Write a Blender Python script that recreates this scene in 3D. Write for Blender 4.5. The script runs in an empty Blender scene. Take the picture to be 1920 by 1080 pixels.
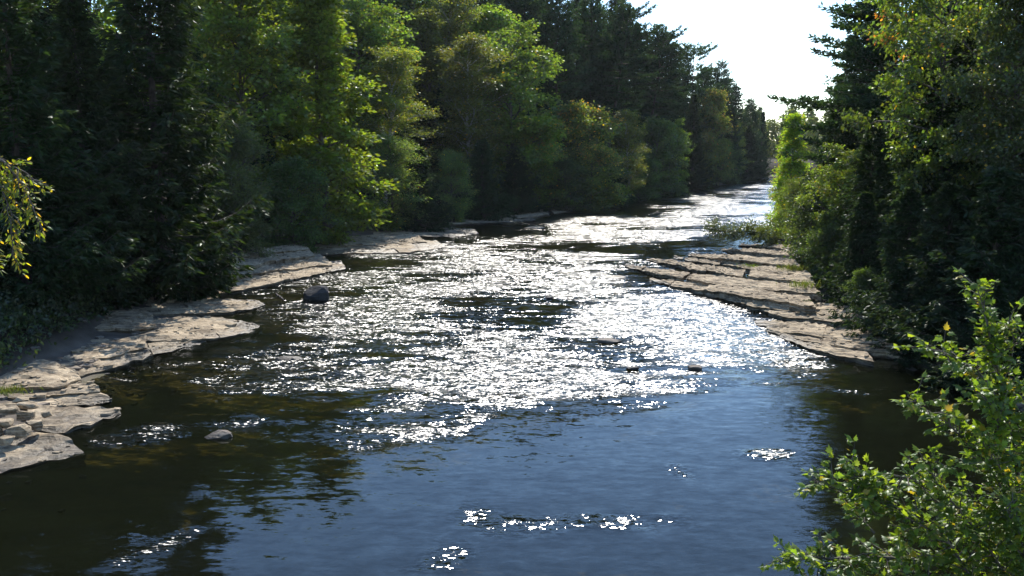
import bpy, bmesh, math, random
import numpy as np
from mathutils import Vector, Matrix, noise as mnoise

# ------------------------------------------------------------------ camera, sky, sun, exposure
scene = bpy.context.scene
COL = scene.collection
H_CAM = 8.5            # eye height on the bridge above the water
F_PX = 1800.0          # focal length in pixels of the 1920 wide picture
HORIZON = 262.0
PITCH = math.atan((540.0 - HORIZON) / F_PX)

cam_data = bpy.data.cameras.new('camera')
cam_data.sensor_width = 36.0
cam_data.lens = F_PX / 1920.0 * 36.0
cam_data.clip_start = 0.1
cam_data.clip_end = 5000.0
cam = bpy.data.objects.new('camera', cam_data)
COL.objects.link(cam)
cam.location = (0, 0, H_CAM)
cam.rotation_euler = (math.pi / 2 - PITCH, 0, 0)
scene.camera = cam

SUN_EL = math.radians(40.0)
SUN_AZ = math.radians(5.5)       # measured from +Y towards +X
world = bpy.data.worlds.new('World')
scene.world = world
world.use_nodes = True
wn = world.node_tree.nodes
wl = world.node_tree.links
wn.clear()
sky = wn.new('ShaderNodeTexSky')
sky.sky_type = 'NISHITA'
sky.sun_disc = False
sky.sun_elevation = SUN_EL
sky.sun_rotation = SUN_AZ
sky.air_density = 1.0
sky.dust_density = 0.0
sky.ozone_density = 4.0
bg = wn.new('ShaderNodeBackground')
bg.inputs['Strength'].default_value = 0.15
wo = wn.new('ShaderNodeOutputWorld')
wl.new(sky.outputs[0], bg.inputs['Color'])
wl.new(bg.outputs[0], wo.inputs['Surface'])

sun_data = bpy.data.lights.new('sun', 'SUN')
sun_data.energy = 4.3
sun_data.angle = math.radians(0.53)
sun_data.color = (1.0, 0.95, 0.87)
sun = bpy.data.objects.new('sun', sun_data)
COL.objects.link(sun)
sd = Vector((math.sin(SUN_AZ) * math.cos(SUN_EL), math.cos(SUN_AZ) * math.cos(SUN_EL), math.sin(SUN_EL)))
sun.rotation_euler = (-sd).to_track_quat('-Z', 'Y').to_euler()
sun.location = (0, 60, 60)

scene.view_settings.view_transform = 'Standard'
scene.view_settings.look = 'None'
scene.view_settings.gamma = 1.0
scene.view_settings.exposure = 0.95
scene.view_settings.use_curve_mapping = False
scene.render.engine = 'CYCLES'
cy = scene.cycles
cy.max_bounces = 5
cy.use_adaptive_sampling = True
cy.adaptive_threshold = 0.02
cy.diffuse_bounces = 2
cy.glossy_bounces = 2
cy.transmission_bounces = 3
cy.transparent_max_bounces = 6
cy.volume_bounces = 0
cy.caustics_reflective = False
cy.caustics_refractive = False
cy.sample_clamp_indirect = 4.0
cy.use_denoising = True
cy.denoiser = 'OPENIMAGEDENOISE'
cy.denoising_input_passes = 'RGB_ALBEDO_NORMAL'
cy.denoising_prefilter = 'ACCURATE'

rng = np.random.default_rng(7)
random.seed(7)

# ------------------------------------------------------------------ picture to ground
cp, sp_ = math.cos(PITCH), math.sin(PITCH)
def ray(u, v):
    a = (u - 960.0) / F_PX
    b = (540.0 - v) / F_PX
    return np.array([a, cp + b * sp_, -sp_ + b * cp])
def G(u, v, z=0.0):
    """point of the place at height z that the picture shows at (u, v)"""
    d = ray(u, v)
    t = (z - H_CAM) / d[2]
    return np.array([d[0] * t, d[1] * t, z])
def A(u, v, Y):
    """point at distance Y down the valley"""
    d = ray(u, v)
    t = Y / d[1]
    return np.array([d[0] * t, Y, H_CAM + d[2] * t])

# ------------------------------------------------------------------ helpers
def mesh_np(name, verts, faces, smooth=False, cols=None, mat=None, cname='leafcol'):
    """faces: (M,k) int array or list of such arrays"""
    me = bpy.data.meshes.new(name)
    if not isinstance(faces, list):
        faces = [faces]
    faces = [f for f in faces if len(f)]
    verts = np.asarray(verts, dtype=np.float32)
    me.vertices.add(len(verts))
    me.vertices.foreach_set('co', verts.ravel())
    nl = sum(f.size for f in faces)
    npoly = sum(len(f) for f in faces)
    me.loops.add(nl)
    me.polygons.add(npoly)
    li = np.concatenate([f.ravel() for f in faces]).astype(np.int32)
    tot = np.concatenate([np.full(len(f), f.shape[1]) for f in faces]).astype(np.int32)
    st = np.concatenate([[0], np.cumsum(tot)[:-1]]).astype(np.int32)
    me.loops.foreach_set('vertex_index', li)
    me.polygons.foreach_set('loop_start', st)
    me.polygons.foreach_set('loop_total', tot)
    me.polygons.foreach_set('use_smooth', np.full(npoly, smooth, dtype=bool))
    if cols is not None:
        at = me.attributes.new(cname, 'FLOAT_COLOR', 'POINT')
        c4 = np.ones((len(verts), 4), dtype=np.float32)
        c4[:, :3] = cols
        at.data.foreach_set('color', c4.ravel())
    me.update(calc_edges=True)
    if mat is not None:
        me.materials.append(mat)
    return me

def link(name, data, parent=None):
    o = bpy.data.objects.new(name, data)
    COL.objects.link(o)
    if parent is not None:
        o.parent = parent
    return o

def tag(o, label=None, cat=None, group=None, kind=None):
    if label: o['label'] = label
    if cat: o['category'] = cat
    if group: o['group'] = group
    if kind: o['kind'] = kind
    return o

def empty(name, loc=(0, 0, 0), rz=0.0):
    o = bpy.data.objects.new(name, None)
    COL.objects.link(o)
    o.location = loc
    o.rotation_euler = (0, 0, rz)
    o.empty_display_size = 0.3
    return o

class Geo:
    """collects quads and tubes"""
    def __init__(self):
        self.v = []; self.f4 = []; self.f3 = []; self.c = []; self.n = 0
    def add(self, v, f4=None, f3=None, c=None):
        v = np.asarray(v, float)
        self.v.append(v)
        if f4 is not None and len(f4): self.f4.append(np.asarray(f4) + self.n)
        if f3 is not None and len(f3): self.f3.append(np.asarray(f3) + self.n)
        if c is not None:
            self.c.append(np.broadcast_to(np.asarray(c, float), (len(v), 3)))
        self.n += len(v)
    def tube(self, pts, rad, k=6):
        pts = np.asarray(pts, float); rad = np.asarray(rad, float)
        n = len(pts)
        tan = np.gradient(pts, axis=0)
        tan /= np.linalg.norm(tan, axis=1)[:, None] + 1e-9
        ref = np.where(np.abs(tan[:, 2:3]) > 0.9, np.array([[1., 0, 0]]), np.array([[0, 0, 1.]]))
        s = np.cross(tan, ref); s /= np.linalg.norm(s, axis=1)[:, None] + 1e-9
        t = np.cross(tan, s)
        ang = np.arange(k) * 2 * math.pi / k
        ring = pts[:, None, :] + rad[:, None, None] * (np.cos(ang)[None, :, None] * s[:, None, :] + np.sin(ang)[None, :, None] * t[:, None, :])
        v = ring.reshape(-1, 3)
        i = np.arange(n - 1)[:, None] * k
        j = np.arange(k)[None, :]
        j2 = (j + 1) % k
        f = np.stack([i + j, i + j2, i + k + j2, i + k + j], -1).reshape(-1, 4)
        self.add(v, f4=f)
    def mesh(self, name, mat, smooth=False):
        v = np.concatenate(self.v) if self.v else np.zeros((0, 3))
        fs = []
        if self.f4: fs.append(np.concatenate(self.f4))
        if self.f3: fs.append(np.concatenate(self.f3))
        c = np.concatenate(self.c) if self.c else None
        return mesh_np(name, v, fs, smooth, c, mat)

def unit(v):
    return v / (np.linalg.norm(v, axis=-1, keepdims=True) + 1e-9)

def leaf_quads(cen, axis, length, width, col, r, droop=0.15):
    """cen (N,3) axis (N,3) unit; diamond leaves with random roll"""
    n = len(cen)
    rnd = unit(r.normal(size=(n, 3)))
    b = unit(np.cross(axis, rnd))
    nn = np.cross(axis, b)
    L = np.asarray(length).reshape(-1, 1) * np.ones((n, 1)); W = np.asarray(width).reshape(-1, 1) * np.ones((n, 1))
    p0 = cen
    p1 = cen + axis * L * 0.45 + b * W * 0.5 + nn * W * 0.12
    p2 = cen + axis * L - np.array([0, 0, 1.0]) * L * droop
    p3 = cen + axis * L * 0.45 - b * W * 0.5 + nn * W * 0.12
    v = np.stack([p0, p1, p2, p3], 1).reshape(-1, 3)
    f = np.arange(n * 4).reshape(-1, 4)
    c = np.repeat(col, 4, axis=0)
    return v, f, c

# ------------------------------------------------------------------ materials
def new_mat(name):
    m = bpy.data.materials.new(name)
    m.use_nodes = True
    m.node_tree.nodes.clear()
    return m, m.node_tree.nodes, m.node_tree.links

def leaf_material(name='leaf', trans=0.45, gloss=0.06, var=0.25):
    m, N, L = new_mat(name)
    at = N.new('ShaderNodeAttribute'); at.attribute_name = 'leafcol'
    oi = N.new('ShaderNodeObjectInfo')
    hsv = N.new('ShaderNodeHueSaturation')
    mr = N.new('ShaderNodeMapRange'); mr.inputs['To Min'].default_value = 1 - var; mr.inputs['To Max'].default_value = 1 + var
    mh = N.new('ShaderNodeMapRange'); mh.inputs['To Min'].default_value = 0.485; mh.inputs['To Max'].default_value = 0.515
    L.new(oi.outputs['Random'], mr.inputs['Value'])
    L.new(oi.outputs['Random'], mh.inputs['Value'])
    L.new(mr.outputs[0], hsv.inputs['Value'])
    L.new(mh.outputs[0], hsv.inputs['Hue'])
    L.new(at.outputs['Color'], hsv.inputs['Color'])
    df = N.new('ShaderNodeBsdfDiffuse')
    tr = N.new('ShaderNodeBsdfTranslucent')
    tm = N.new('ShaderNodeMix'); tm.data_type = 'RGBA'; tm.blend_type = 'MULTIPLY'; tm.inputs[0].default_value = 1.0
    tm.inputs[7].default_value = (2.9, 2.65, 0.75, 1)
    L.new(hsv.outputs[0], tm.inputs[6])
    L.new(tm.outputs[2], tr.inputs['Color'])
    L.new(hsv.outputs[0], df.inputs['Color'])
    mx = N.new('ShaderNodeMixShader'); mx.inputs[0].default_value = trans
    L.new(df.outputs[0], mx.inputs[1]); L.new(tr.outputs[0], mx.inputs[2])
    gl = N.new('ShaderNodeBsdfGlossy'); gl.inputs['Roughness'].default_value = 0.42
    gl.inputs['Color'].default_value = (0.9, 0.95, 0.9, 1)
    mx2 = N.new('ShaderNodeMixShader'); mx2.inputs[0].default_value = gloss
    L.new(mx.outputs[0], mx2.inputs[1]); L.new(gl.outputs[0], mx2.inputs[2])
    out = N.new('ShaderNodeOutputMaterial')
    L.new(mx2.outputs[0], out.inputs['Surface'])
    return m

def bark_material(name, c1, c2, scale=6.0, spots=False):
    m, N, L = new_mat(name)
    tc = N.new('ShaderNodeTexCoord')
    mp = N.new('ShaderNodeMapping'); mp.inputs['Scale'].default_value = (scale, scale, scale * (4 if spots else 0.35))
    nz = N.new('ShaderNodeTexNoise'); nz.inputs['Scale'].default_value = 1.5; nz.inputs['Detail'].default_value = 5
    cr = N.new('ShaderNodeValToRGB')
    cr.color_ramp.elements[0].position = 0.35; cr.color_ramp.elements[0].color = (*c1, 1)
    cr.color_ramp.elements[1].position = 0.62; cr.color_ramp.elements[1].color = (*c2, 1)
    bp = N.new('ShaderNodeBump'); bp.inputs['Strength'].default_value = 0.6; bp.inputs['Distance'].default_value = 0.03
    b = N.new('ShaderNodeBsdfPrincipled'); b.inputs['Roughness'].default_value = 0.9
    out = N.new('ShaderNodeOutputMaterial')
    L.new(tc.outputs['Object'], mp.inputs[0]); L.new(mp.outputs[0], nz.inputs['Vector'])
    L.new(nz.outputs[0], cr.inputs[0]); L.new(cr.outputs[0], b.inputs['Base Color'])
    L.new(nz.outputs[0], bp.inputs['Height']); L.new(bp.outputs[0], b.inputs['Normal'])
    L.new(b.outputs[0], out.inputs['Surface'])
    return m

def rock_material(name, dark, light, wet=True):
    m, N, L = new_mat(name)
    geo = N.new('ShaderNodeNewGeometry')
    sep = N.new('ShaderNodeSeparateXYZ'); L.new(geo.outputs['Position'], sep.inputs[0])
    n1 = N.new('ShaderNodeTexNoise'); n1.inputs['Scale'].default_value = 0.7; n1.inputs['Detail'].default_value = 7; n1.inputs['Roughness'].default_value = 0.65
    L.new(geo.outputs['Position'], n1.inputs['Vector'])
    mp = N.new('ShaderNodeMapping'); mp.inputs['Scale'].default_value = (0.55, 3.4, 22.0); mp.inputs['Rotation'].default_value = (0, 0, 0.75)
    L.new(geo.outputs['Position'], mp.inputs[0])
    n2 = N.new('ShaderNodeTexNoise'); n2.inputs['Scale'].default_value = 1.0; n2.inputs['Detail'].default_value = 5
    L.new(mp.outputs[0], n2.inputs['Vector'])
    n3 = N.new('ShaderNodeTexNoise'); n3.inputs['Scale'].default_value = 9.0; n3.inputs['Detail'].default_value = 6; n3.inputs['Roughness'].default_value = 0.7
    L.new(geo.outputs['Position'], n3.inputs['Vector'])
    add = N.new('ShaderNodeMath'); add.operation = 'ADD'; L.new(n1.outputs[0], add.inputs[0]); L.new(n2.outputs[0], add.inputs[1])
    add2 = N.new('ShaderNodeMath'); add2.operation = 'MULTIPLY_ADD'; add2.inputs[1].default_value = 0.7
    L.new(n3.outputs[0], add2.inputs[0]); L.new(add.outputs[0], add2.inputs[2])
    cr = N.new('ShaderNodeValToRGB')
    e = cr.color_ramp.elements
    e[0].position = 0.42; e[0].color = (*dark, 1)
    e[1].position = 0.60; e[1].color = (*light, 1)
    mr = N.new('ShaderNodeMapRange'); mr.inputs['From Min'].default_value = 0.0; mr.inputs['From Max'].default_value = 2.7
    L.new(add2.outputs[0], mr.inputs[0]); L.new(mr.outputs[0], cr.inputs[0])
    # wet band just above the water
    wz = N.new('ShaderNodeMapRange'); wz.inputs['From Min'].default_value = 0.05; wz.inputs['From Max'].default_value = 0.16
    wz.inputs['To Min'].default_value = 0.30; wz.inputs['To Max'].default_value = 1.0
    jit = N.new('ShaderNodeMath'); jit.operation = 'MULTIPLY_ADD'; jit.inputs[1].default_value = 0.16
    L.new(n1.outputs[0], jit.inputs[0]); L.new(sep.outputs['Z'], jit.inputs[2])
    sub = N.new('ShaderNodeMath'); sub.operation = 'SUBTRACT'; sub.inputs[1].default_value = 0.08
    L.new(jit.outputs[0], sub.inputs[0]); L.new(sub.outputs[0], wz.inputs[0])
    mul = N.new('ShaderNodeMix'); mul.data_type = 'RGBA'; mul.blend_type = 'MULTIPLY'; mul.inputs[0].default_value = 1.0 if wet else 0.0
    L.new(cr.outputs[0], mul.inputs[6]); L.new(wz.outputs[0], mul.inputs[7])
    st = N.new('ShaderNodeTexNoise'); st.inputs['Scale'].default_value = 1.7; st.inputs['Detail'].default_value = 9; st.inputs['Roughness'].default_value = 0.75
    L.new(geo.outputs['Position'], st.inputs['Vector'])
    sr = N.new('ShaderNodeMapRange'); sr.inputs['From Min'].default_value = 0.54; sr.inputs['From Max'].default_value = 0.66; sr.inputs['To Max'].default_value = 0.6
    L.new(st.outputs[0], sr.inputs[0])
    sm = N.new('ShaderNodeMix'); sm.data_type = 'RGBA'; sm.inputs[7].default_value = (0.085, 0.078, 0.055, 1)
    L.new(sr.outputs[0], sm.inputs[0]); L.new(mul.outputs[2], sm.inputs[6])
    mul = sm
    b = N.new('ShaderNodeBsdfPrincipled')
    rr = N.new('ShaderNodeMapRange'); rr.inputs['From Min'].default_value = 0.3; rr.inputs['From Max'].default_value = 1.0
    rr.inputs['To Min'].default_value = 0.45; rr.inputs['To Max'].default_value = 0.92
    L.new(wz.outputs[0], rr.inputs[0]); L.new(rr.outputs[0], b.inputs['Roughness'])
    L.new(mul.outputs[2], b.inputs['Base Color'])
    b.inputs['Specular IOR Level'].default_value = 0.25
    bp = N.new('ShaderNodeBump'); bp.inputs['Strength'].default_value = 0.8; bp.inputs['Distance'].default_value = 0.08
    L.new(add2.outputs[0], bp.inputs['Height']); L.new(bp.outputs[0], b.inputs['Normal'])
    out = N.new('ShaderNodeOutputMaterial'); L.new(b.outputs[0], out.inputs['Surface'])
    return m

M_LEAF = leaf_material('leaf_broad', 0.50, 0.045)
M_NEEDLE = leaf_material('leaf_needle', 0.28, 0.02)
M_BARK = bark_material('bark_grey', (0.035, 0.028, 0.022), (0.12, 0.10, 0.08))
M_BARKD = bark_material('bark_dark', (0.02, 0.016, 0.012), (0.07, 0.055, 0.045))
M_BIRCH = bark_material('bark_birch', (0.12, 0.10, 0.08), (0.55, 0.52, 0.46), 5.0, True)
M_ROCK = rock_material('shale', (0.13, 0.096, 0.06), (0.50, 0.395, 0.262))
M_BOULDER = rock_material('dark_boulder', (0.02, 0.02, 0.02), (0.075, 0.07, 0.068))
M_STONE = rock_material('river_stone', (0.10, 0.08, 0.06), (0.30, 0.25, 0.20))

# ground
def ground_material():
    m, N, L = new_mat('bank_soil')
    geo = N.new('ShaderNodeNewGeometry')
    sep = N.new('ShaderNodeSeparateXYZ'); L.new(geo.outputs['Position'], sep.inputs[0])
    n1 = N.new('ShaderNodeTexNoise'); n1.inputs['Scale'].default_value = 0.8; n1.inputs['Detail'].default_value = 8; n1.inputs['Roughness'].default_value = 0.7
    L.new(geo.outputs['Position'], n1.inputs['Vector'])
    mp = N.new('ShaderNodeMapping'); mp.inputs['Rotation'].default_value = (0, 0, 0.35); mp.inputs['Scale'].default_value = (0.12, 0.9, 3.0)
    L.new(geo.outputs['Position'], mp.inputs[0])
    n2 = N.new('ShaderNodeTexNoise'); n2.inputs['Scale'].default_value = 1.0; n2.inputs['Detail'].default_value = 6
    L.new(mp.outputs[0], n2.inputs['Vector'])
    soil = N.new('ShaderNodeValToRGB')
    soil.color_ramp.elements[0].position = 0.35; soil.color_ramp.elements[0].color = (0.014, 0.011, 0.007, 1)
    soil.color_ramp.elements[1].position = 0.7; soil.color_ramp.elements[1].color = (0.05, 0.038, 0.024, 1)
    L.new(n1.outputs[0], soil.inputs[0])
    bed = N.new('ShaderNodeValToRGB')
    bed.color_ramp.elements[0].position = 0.3; bed.color_ramp.elements[0].color = (0.036, 0.038, 0.014, 1)
    bed.color_ramp.elements[1].position = 0.7; bed.color_ramp.elements[1].color = (0.135, 0.122, 0.048, 1)
    s2 = N.new('ShaderNodeMath'); s2.operation = 'MULTIPLY_ADD'; s2.inputs[1].default_value = 0.5
    L.new(n1.outputs[0], s2.inputs[0])
    h2 = N.new('ShaderNodeMath'); h2.operation = 'MULTIPLY'; h2.inputs[1].default_value = 0.5
    L.new(n2.outputs[0], h2.inputs[0]); L.new(h2.outputs[0], s2.inputs[2]); L.new(s2.outputs[0], bed.inputs[0])
    shelf = N.new('ShaderNodeValToRGB')
    shelf.color_ramp.elements[0].position = 0.35; shelf.color_ramp.elements[0].color = (0.05, 0.04, 0.03, 1)
    shelf.color_ramp.elements[1].position = 0.65; shelf.color_ramp.elements[1].color = (0.16, 0.135, 0.11, 1)
    L.new(s2.outputs[0], shelf.inputs[0])
    f1 = N.new('ShaderNodeMapRange'); f1.inputs['From Min'].default_value = -0.05; f1.inputs['From Max'].default_value = 0.08
    L.new(sep.outputs['Z'], f1.inputs[0])
    f2 = N.new('ShaderNodeMapRange'); f2.inputs['From Min'].default_value = 0.7; f2.inputs['From Max'].default_value = 1.3
    zz = N.new('ShaderNodeMath'); zz.operation = 'MULTIPLY_ADD'; zz.inputs[1].default_value = 0.8
    L.new(n1.outputs[0], zz.inputs[0]); L.new(sep.outputs['Z'], zz.inputs[2]); L.new(zz.outputs[0], f2.inputs[0])
    m1 = N.new('ShaderNodeMix'); m1.data_type = 'RGBA'; L.new(f1.outputs[0], m1.inputs[0]); L.new(bed.outputs[0], m1.inputs[6]); L.new(shelf.outputs[0], m1.inputs[7])
    m2 = N.new('ShaderNodeMix'); m2.data_type = 'RGBA'; L.new(f2.outputs[0], m2.inputs[0]); L.new(m1.outputs[2], m2.inputs[6]); L.new(soil.outputs[0], m2.inputs[7])
    b = N.new('ShaderNodeBsdfPrincipled'); b.inputs['Roughness'].default_value = 0.95; b.inputs['Specular IOR Level'].default_value = 0.15
    L.new(m2.outputs[2], b.inputs['Base Color'])
    bp = N.new('ShaderNodeBump'); bp.inputs['Strength'].default_value = 0.7; bp.inputs['Distance'].default_value = 0.15
    L.new(n1.outputs[0], bp.inputs['Height']); L.new(bp.outputs[0], b.inputs['Normal'])
    out = N.new('ShaderNodeOutputMaterial'); L.new(b.outputs[0], out.inputs['Surface'])
    return m

def water_material():
    m, N, L = new_mat('river_water')
    geo = N.new('ShaderNodeNewGeometry')
    at = N.new('ShaderNodeAttribute'); at.attribute_name = 'flow'     # r: choppiness, g: depth
    sep = N.new('ShaderNodeSeparateColor'); L.new(at.outputs['Color'], sep.inputs[0])
    # slope field of the small waves at several sizes
    def slopes(scale, stretch, detail, off):
        mp = N.new('ShaderNodeMapping'); mp.inputs['Scale'].default_value = (scale * stretch[0], scale * stretch[1], 1.0)
        mp.inputs['Location'].default_value = (off, off * 1.7, off); mp.inputs['Rotation'].default_value = (0, 0, 0.2)
        L.new(geo.outputs['Position'], mp.inputs[0])
        nz = N.new('ShaderNodeTexNoise'); nz.inputs['Scale'].default_value = 1.0; nz.inputs['Detail'].default_value = detail; nz.inputs['Roughness'].default_value = 0.62
        L.new(mp.outputs[0], nz.inputs['Vector'])
        sb = N.new('ShaderNodeVectorMath'); sb.operation = 'SUBTRACT'; sb.inputs[1].default_value = (0.5, 0.5, 0.5)
        L.new(nz.outputs['Color'], sb.inputs[0])
        return sb
    chop = slopes(11.0, (0.5, 1.25), 5.0, 3.1)
    calm = slopes(3.0, (0.5, 1.2), 4.0, 9.7)
    chop2 = slopes(2.6, (0.55, 1.15), 2.0, 21.3)
    h1 = N.new('ShaderNodeVectorMath'); h1.operation = 'SCALE'; h1.inputs['Scale'].default_value = 1.0; L.new(chop.outputs[0], h1.inputs[0])
    h2 = N.new('ShaderNodeVectorMath'); h2.operation = 'SCALE'; h2.inputs['Scale'].default_value = 0.42; L.new(chop2.outputs[0], h2.inputs[0])
    chs = N.new('ShaderNodeVectorMath'); chs.operation = 'ADD'; L.new(h1.outputs[0], chs.inputs[0]); L.new(h2.outputs[0], chs.inputs[1])
    sc1 = N.new('ShaderNodeVectorMath'); sc1.operation = 'SCALE'
    L.new(chs.outputs[0], sc1.inputs[0])
    k1 = N.new('ShaderNodeMath'); k1.operation = 'MULTIPLY'; k1.inputs[1].default_value = 2.7
    L.new(sep.outputs['Red'], k1.inputs[0]); L.new(k1.outputs[0], sc1.inputs['Scale'])
    sc2 = N.new('ShaderNodeVectorMath'); sc2.operation = 'SCALE'; sc2.inputs['Scale'].default_value = 0.15
    L.new(calm.outputs[0], sc2.inputs[0])
    ad = N.new('ShaderNodeVectorMath'); ad.operation = 'ADD'; L.new(sc1.outputs[0], ad.inputs[0]); L.new(sc2.outputs[0], ad.inputs[1])
    fl = N.new('ShaderNodeVectorMath'); fl.operation = 'MULTIPLY'; fl.inputs[1].default_value = (1, 1, 0)
    L.new(ad.outputs[0], fl.inputs[0])
    nn = N.new('ShaderNodeVectorMath'); nn.operation = 'ADD'; L.new(geo.outputs['Normal'], nn.inputs[0]); L.new(fl.outputs[0], nn.inputs[1])
    nm = N.new('ShaderNodeVectorMath'); nm.operation = 'NORMALIZE'; L.new(nn.outputs[0], nm.inputs[0])
    fr = N.new('ShaderNodeFresnel'); fr.inputs['IOR'].default_value = 1.40; L.new(nm.outputs[0], fr.inputs['Normal'])
    gl = N.new('ShaderNodeBsdfGlossy'); gl.distribution = 'BECKMANN'
    rg = N.new('ShaderNodeMath'); rg.operation = 'MULTIPLY_ADD'; rg.inputs[1].default_value = 0.27; rg.inputs[2].default_value = 0.05
    L.new(sep.outputs['Red'], rg.inputs[0]); L.new(rg.outputs[0], gl.inputs['Roughness']); L.new(nm.outputs[0], gl.inputs['Normal'])
    # absorption by depth: brown-green river water
    tp = N.new('ShaderNodeBsdfTransparent')
    ramp = N.new('ShaderNodeValToRGB')
    ramp.color_ramp.elements[0].position = 0.0; ramp.color_ramp.elements[0].color = (0.85, 0.78, 0.62, 1)
    e = ramp.color_ramp.elements.new(0.35); e.color = (0.60, 0.55, 0.28, 1)
    ramp.color_ramp.elements[-1].position = 1.0; ramp.color_ramp.elements[-1].color = (0.30, 0.28, 0.13, 1)
    L.new(sep.outputs['Green'], ramp.inputs[0]); L.new(ramp.outputs[0], tp.inputs['Color'])
    df = N.new('ShaderNodeBsdfDiffuse'); df.inputs['Color'].default_value = (0.024, 0.028, 0.016, 1)
    body = N.new('ShaderNodeMixShader'); body.inputs[0].default_value = 0.18
    L.new(tp.outputs[0], body.inputs[1]); L.new(df.outputs[0], body.inputs[2])
    mx = N.new('ShaderNodeMixShader'); L.new(fr.outputs[0], mx.inputs[0]); L.new(body.outputs[0], mx.inputs[1]); L.new(gl.outputs[0], mx.inputs[2])
    # a little foam where the water breaks
    fn = N.new('ShaderNodeTexNoise'); fn.inputs['Scale'].default_value = 2.6; fn.inputs['Detail'].default_value = 6; fn.inputs['Roughness'].default_value = 0.7
    fmap = N.new('ShaderNodeMapping'); fmap.inputs['Scale'].default_value = (0.8, 1.3, 1)
    L.new(geo.outputs['Position'], fmap.inputs[0]); L.new(fmap.outputs[0], fn.inputs['Vector'])
    ff = N.new('ShaderNodeMath'); ff.operation = 'MULTIPLY'; L.new(fn.outputs[0], ff.inputs[0]); L.new(sep.outputs['Blue'], ff.inputs[1])
    fm = N.new('ShaderNodeMapRange'); fm.inputs['From Min'].default_value = 0.74; fm.inputs['From Max'].default_value = 0.9; fm.inputs['To Max'].default_value = 0.7
    L.new(ff.outputs[0], fm.inputs[0])
    fd = N.new('ShaderNodeBsdfDiffuse'); fd.inputs['Color'].default_value = (0.78, 0.79, 0.8, 1)
    mf = N.new('ShaderNodeMixShader'); L.new(fm.outputs[0], mf.inputs[0]); L.new(mx.outputs[0], mf.inputs[1]); L.new(fd.outputs[0], mf.inputs[2])
    out = N.new('ShaderNodeOutputMaterial'); L.new(mf.outputs[0], out.inputs['Surface'])
    return m

M_GROUND = ground_material()
M_WATER = water_material()

# ------------------------------------------------------------------ river course and terrain
LEFT_PX = [(0, 872), (90, 800), (170, 715), (270, 650), (330, 600), (400, 560), (480, 520), (570, 480), (700, 452), (830, 428), (950, 404), (1100, 376), (1250, 350), (1400, 333.5)]
RIGHT_PX = [(1850, 785), (1740, 704), (1590, 655), (1540, 590), (1500, 540), (1485, 470), (1500, 400), (1500, 345)]
lp = [(-15.5, -60), (-15.0, 0), (-13.6, 16)] + [tuple(G(u, v)[:2]) for u, v in LEFT_PX] + [(62, 226), (85, 240), (150, 262)]
rp = [(6.5, -60), (6.5, 0), (7.4, 11), (11.0, 18), (13.6, 24)] + [tuple(G(u, v)[:2]) for u, v in RIGHT_PX] + [(75, 205), (120, 215), (200, 230)]
lp = np.array(lp); rp = np.array(rp)
rp[5:7, 0] += np.array([1.6, 0.9])
assert (np.diff(lp[:, 1]) > 0).all() and (np.diff(rp[:, 1]) > 0).all(), (lp, rp)
def XL(y): return np.interp(y, lp[:, 1], lp[:, 0])
def XR(y): return np.interp(y, rp[:, 1], rp[:, 0])

def vnoise(x, y, s, seed=0):
    """cheap smooth value noise for arrays"""
    x = np.asarray(x, float) / s; y = np.asarray(y, float) / s
    xi = np.floor(x).astype(np.int64); yi = np.floor(y).astype(np.int64)
    fx = x - xi; fy = y - yi
    fx = fx * fx * (3 - 2 * fx); fy = fy * fy * (3 - 2 * fy)
    def h(a, b):
        n = (a * 374761393 + b * 668265263 + seed * 1442695041) & 0xffffffff
        n = ((n ^ (n >> 13)) * 1274126177) & 0xffffffff
        return ((n ^ (n >> 16)) & 0xffff) / 65535.0
    return (h(xi, yi) * (1 - fx) + h(xi + 1, yi) * fx) * (1 - fy) + (h(xi, yi + 1) * (1 - fx) + h(xi + 1, yi + 1) * fx) * fy

def hill_left(y): return np.interp(y, [-60, 0, 30, 60, 150, 190, 220, 260, 400], [6, 8, 11, 17, 15, 8, 4, 3, 5])
def hill_right(y): return np.interp(y, [-60, 30, 60, 150, 400], [4, 4, 6, 5, 4])
def bed_depth(x, y):
    t = 0.28 + 0.02 * np.clip(np.minimum(x - XL(y), XR(y) - x), 0, 30)
    # submerged rock steps crossing the lower left pool
    s = (y - 0.33 * (x + 14)) + 1.6 * vnoise(x, y, 5.0, 3)
    t = t + 0.10 * ((s < 24.3).astype(float)) + 0.16 * (s < 20.6) + 0.10 * (s < 18.6)
    t = t + 0.20 * (vnoise(x, y, 2.2, 5) - 0.5)
    return t
def terrain(x, y):
    x = np.asarray(x, float); y = np.asarray(y, float)
    dl = XL(y) - x; dr = x - XR(y)
    jit = 1.5 * (vnoise(x, y, 6, 1) - 0.5) + 0.8 * (vnoise(x, y, 2, 2) - 0.5)
    def prof(d, top, w0, sl):
        d = d + jit
        shelf = np.clip(d, 0, w0) * 0.10
        up = np.clip(d - w0, 0, None) * sl
        up = top * (1 - np.exp(-up / top))
        return shelf + up
    zl = prof(dl, hill_left(y), 3.0, 0.62)
    zr = prof(dr, hill_right(y), 2.2, 0.5)
    inside = (dl < 0) & (dr < 0)
    edge = np.minimum(-dl, -dr)
    zb = -bed_depth(x, y) * np.clip((edge + jit * 0.4) / 1.2, 0, 1) - 0.02
    z = np.where(inside, zb, np.where(dl >= 0, zl, zr))
    z = z + np.where(inside, 0, 0.25 * (vnoise(x, y, 1.3, 4) - 0.5) * np.clip(z, 0, 1))
    return z

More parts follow.
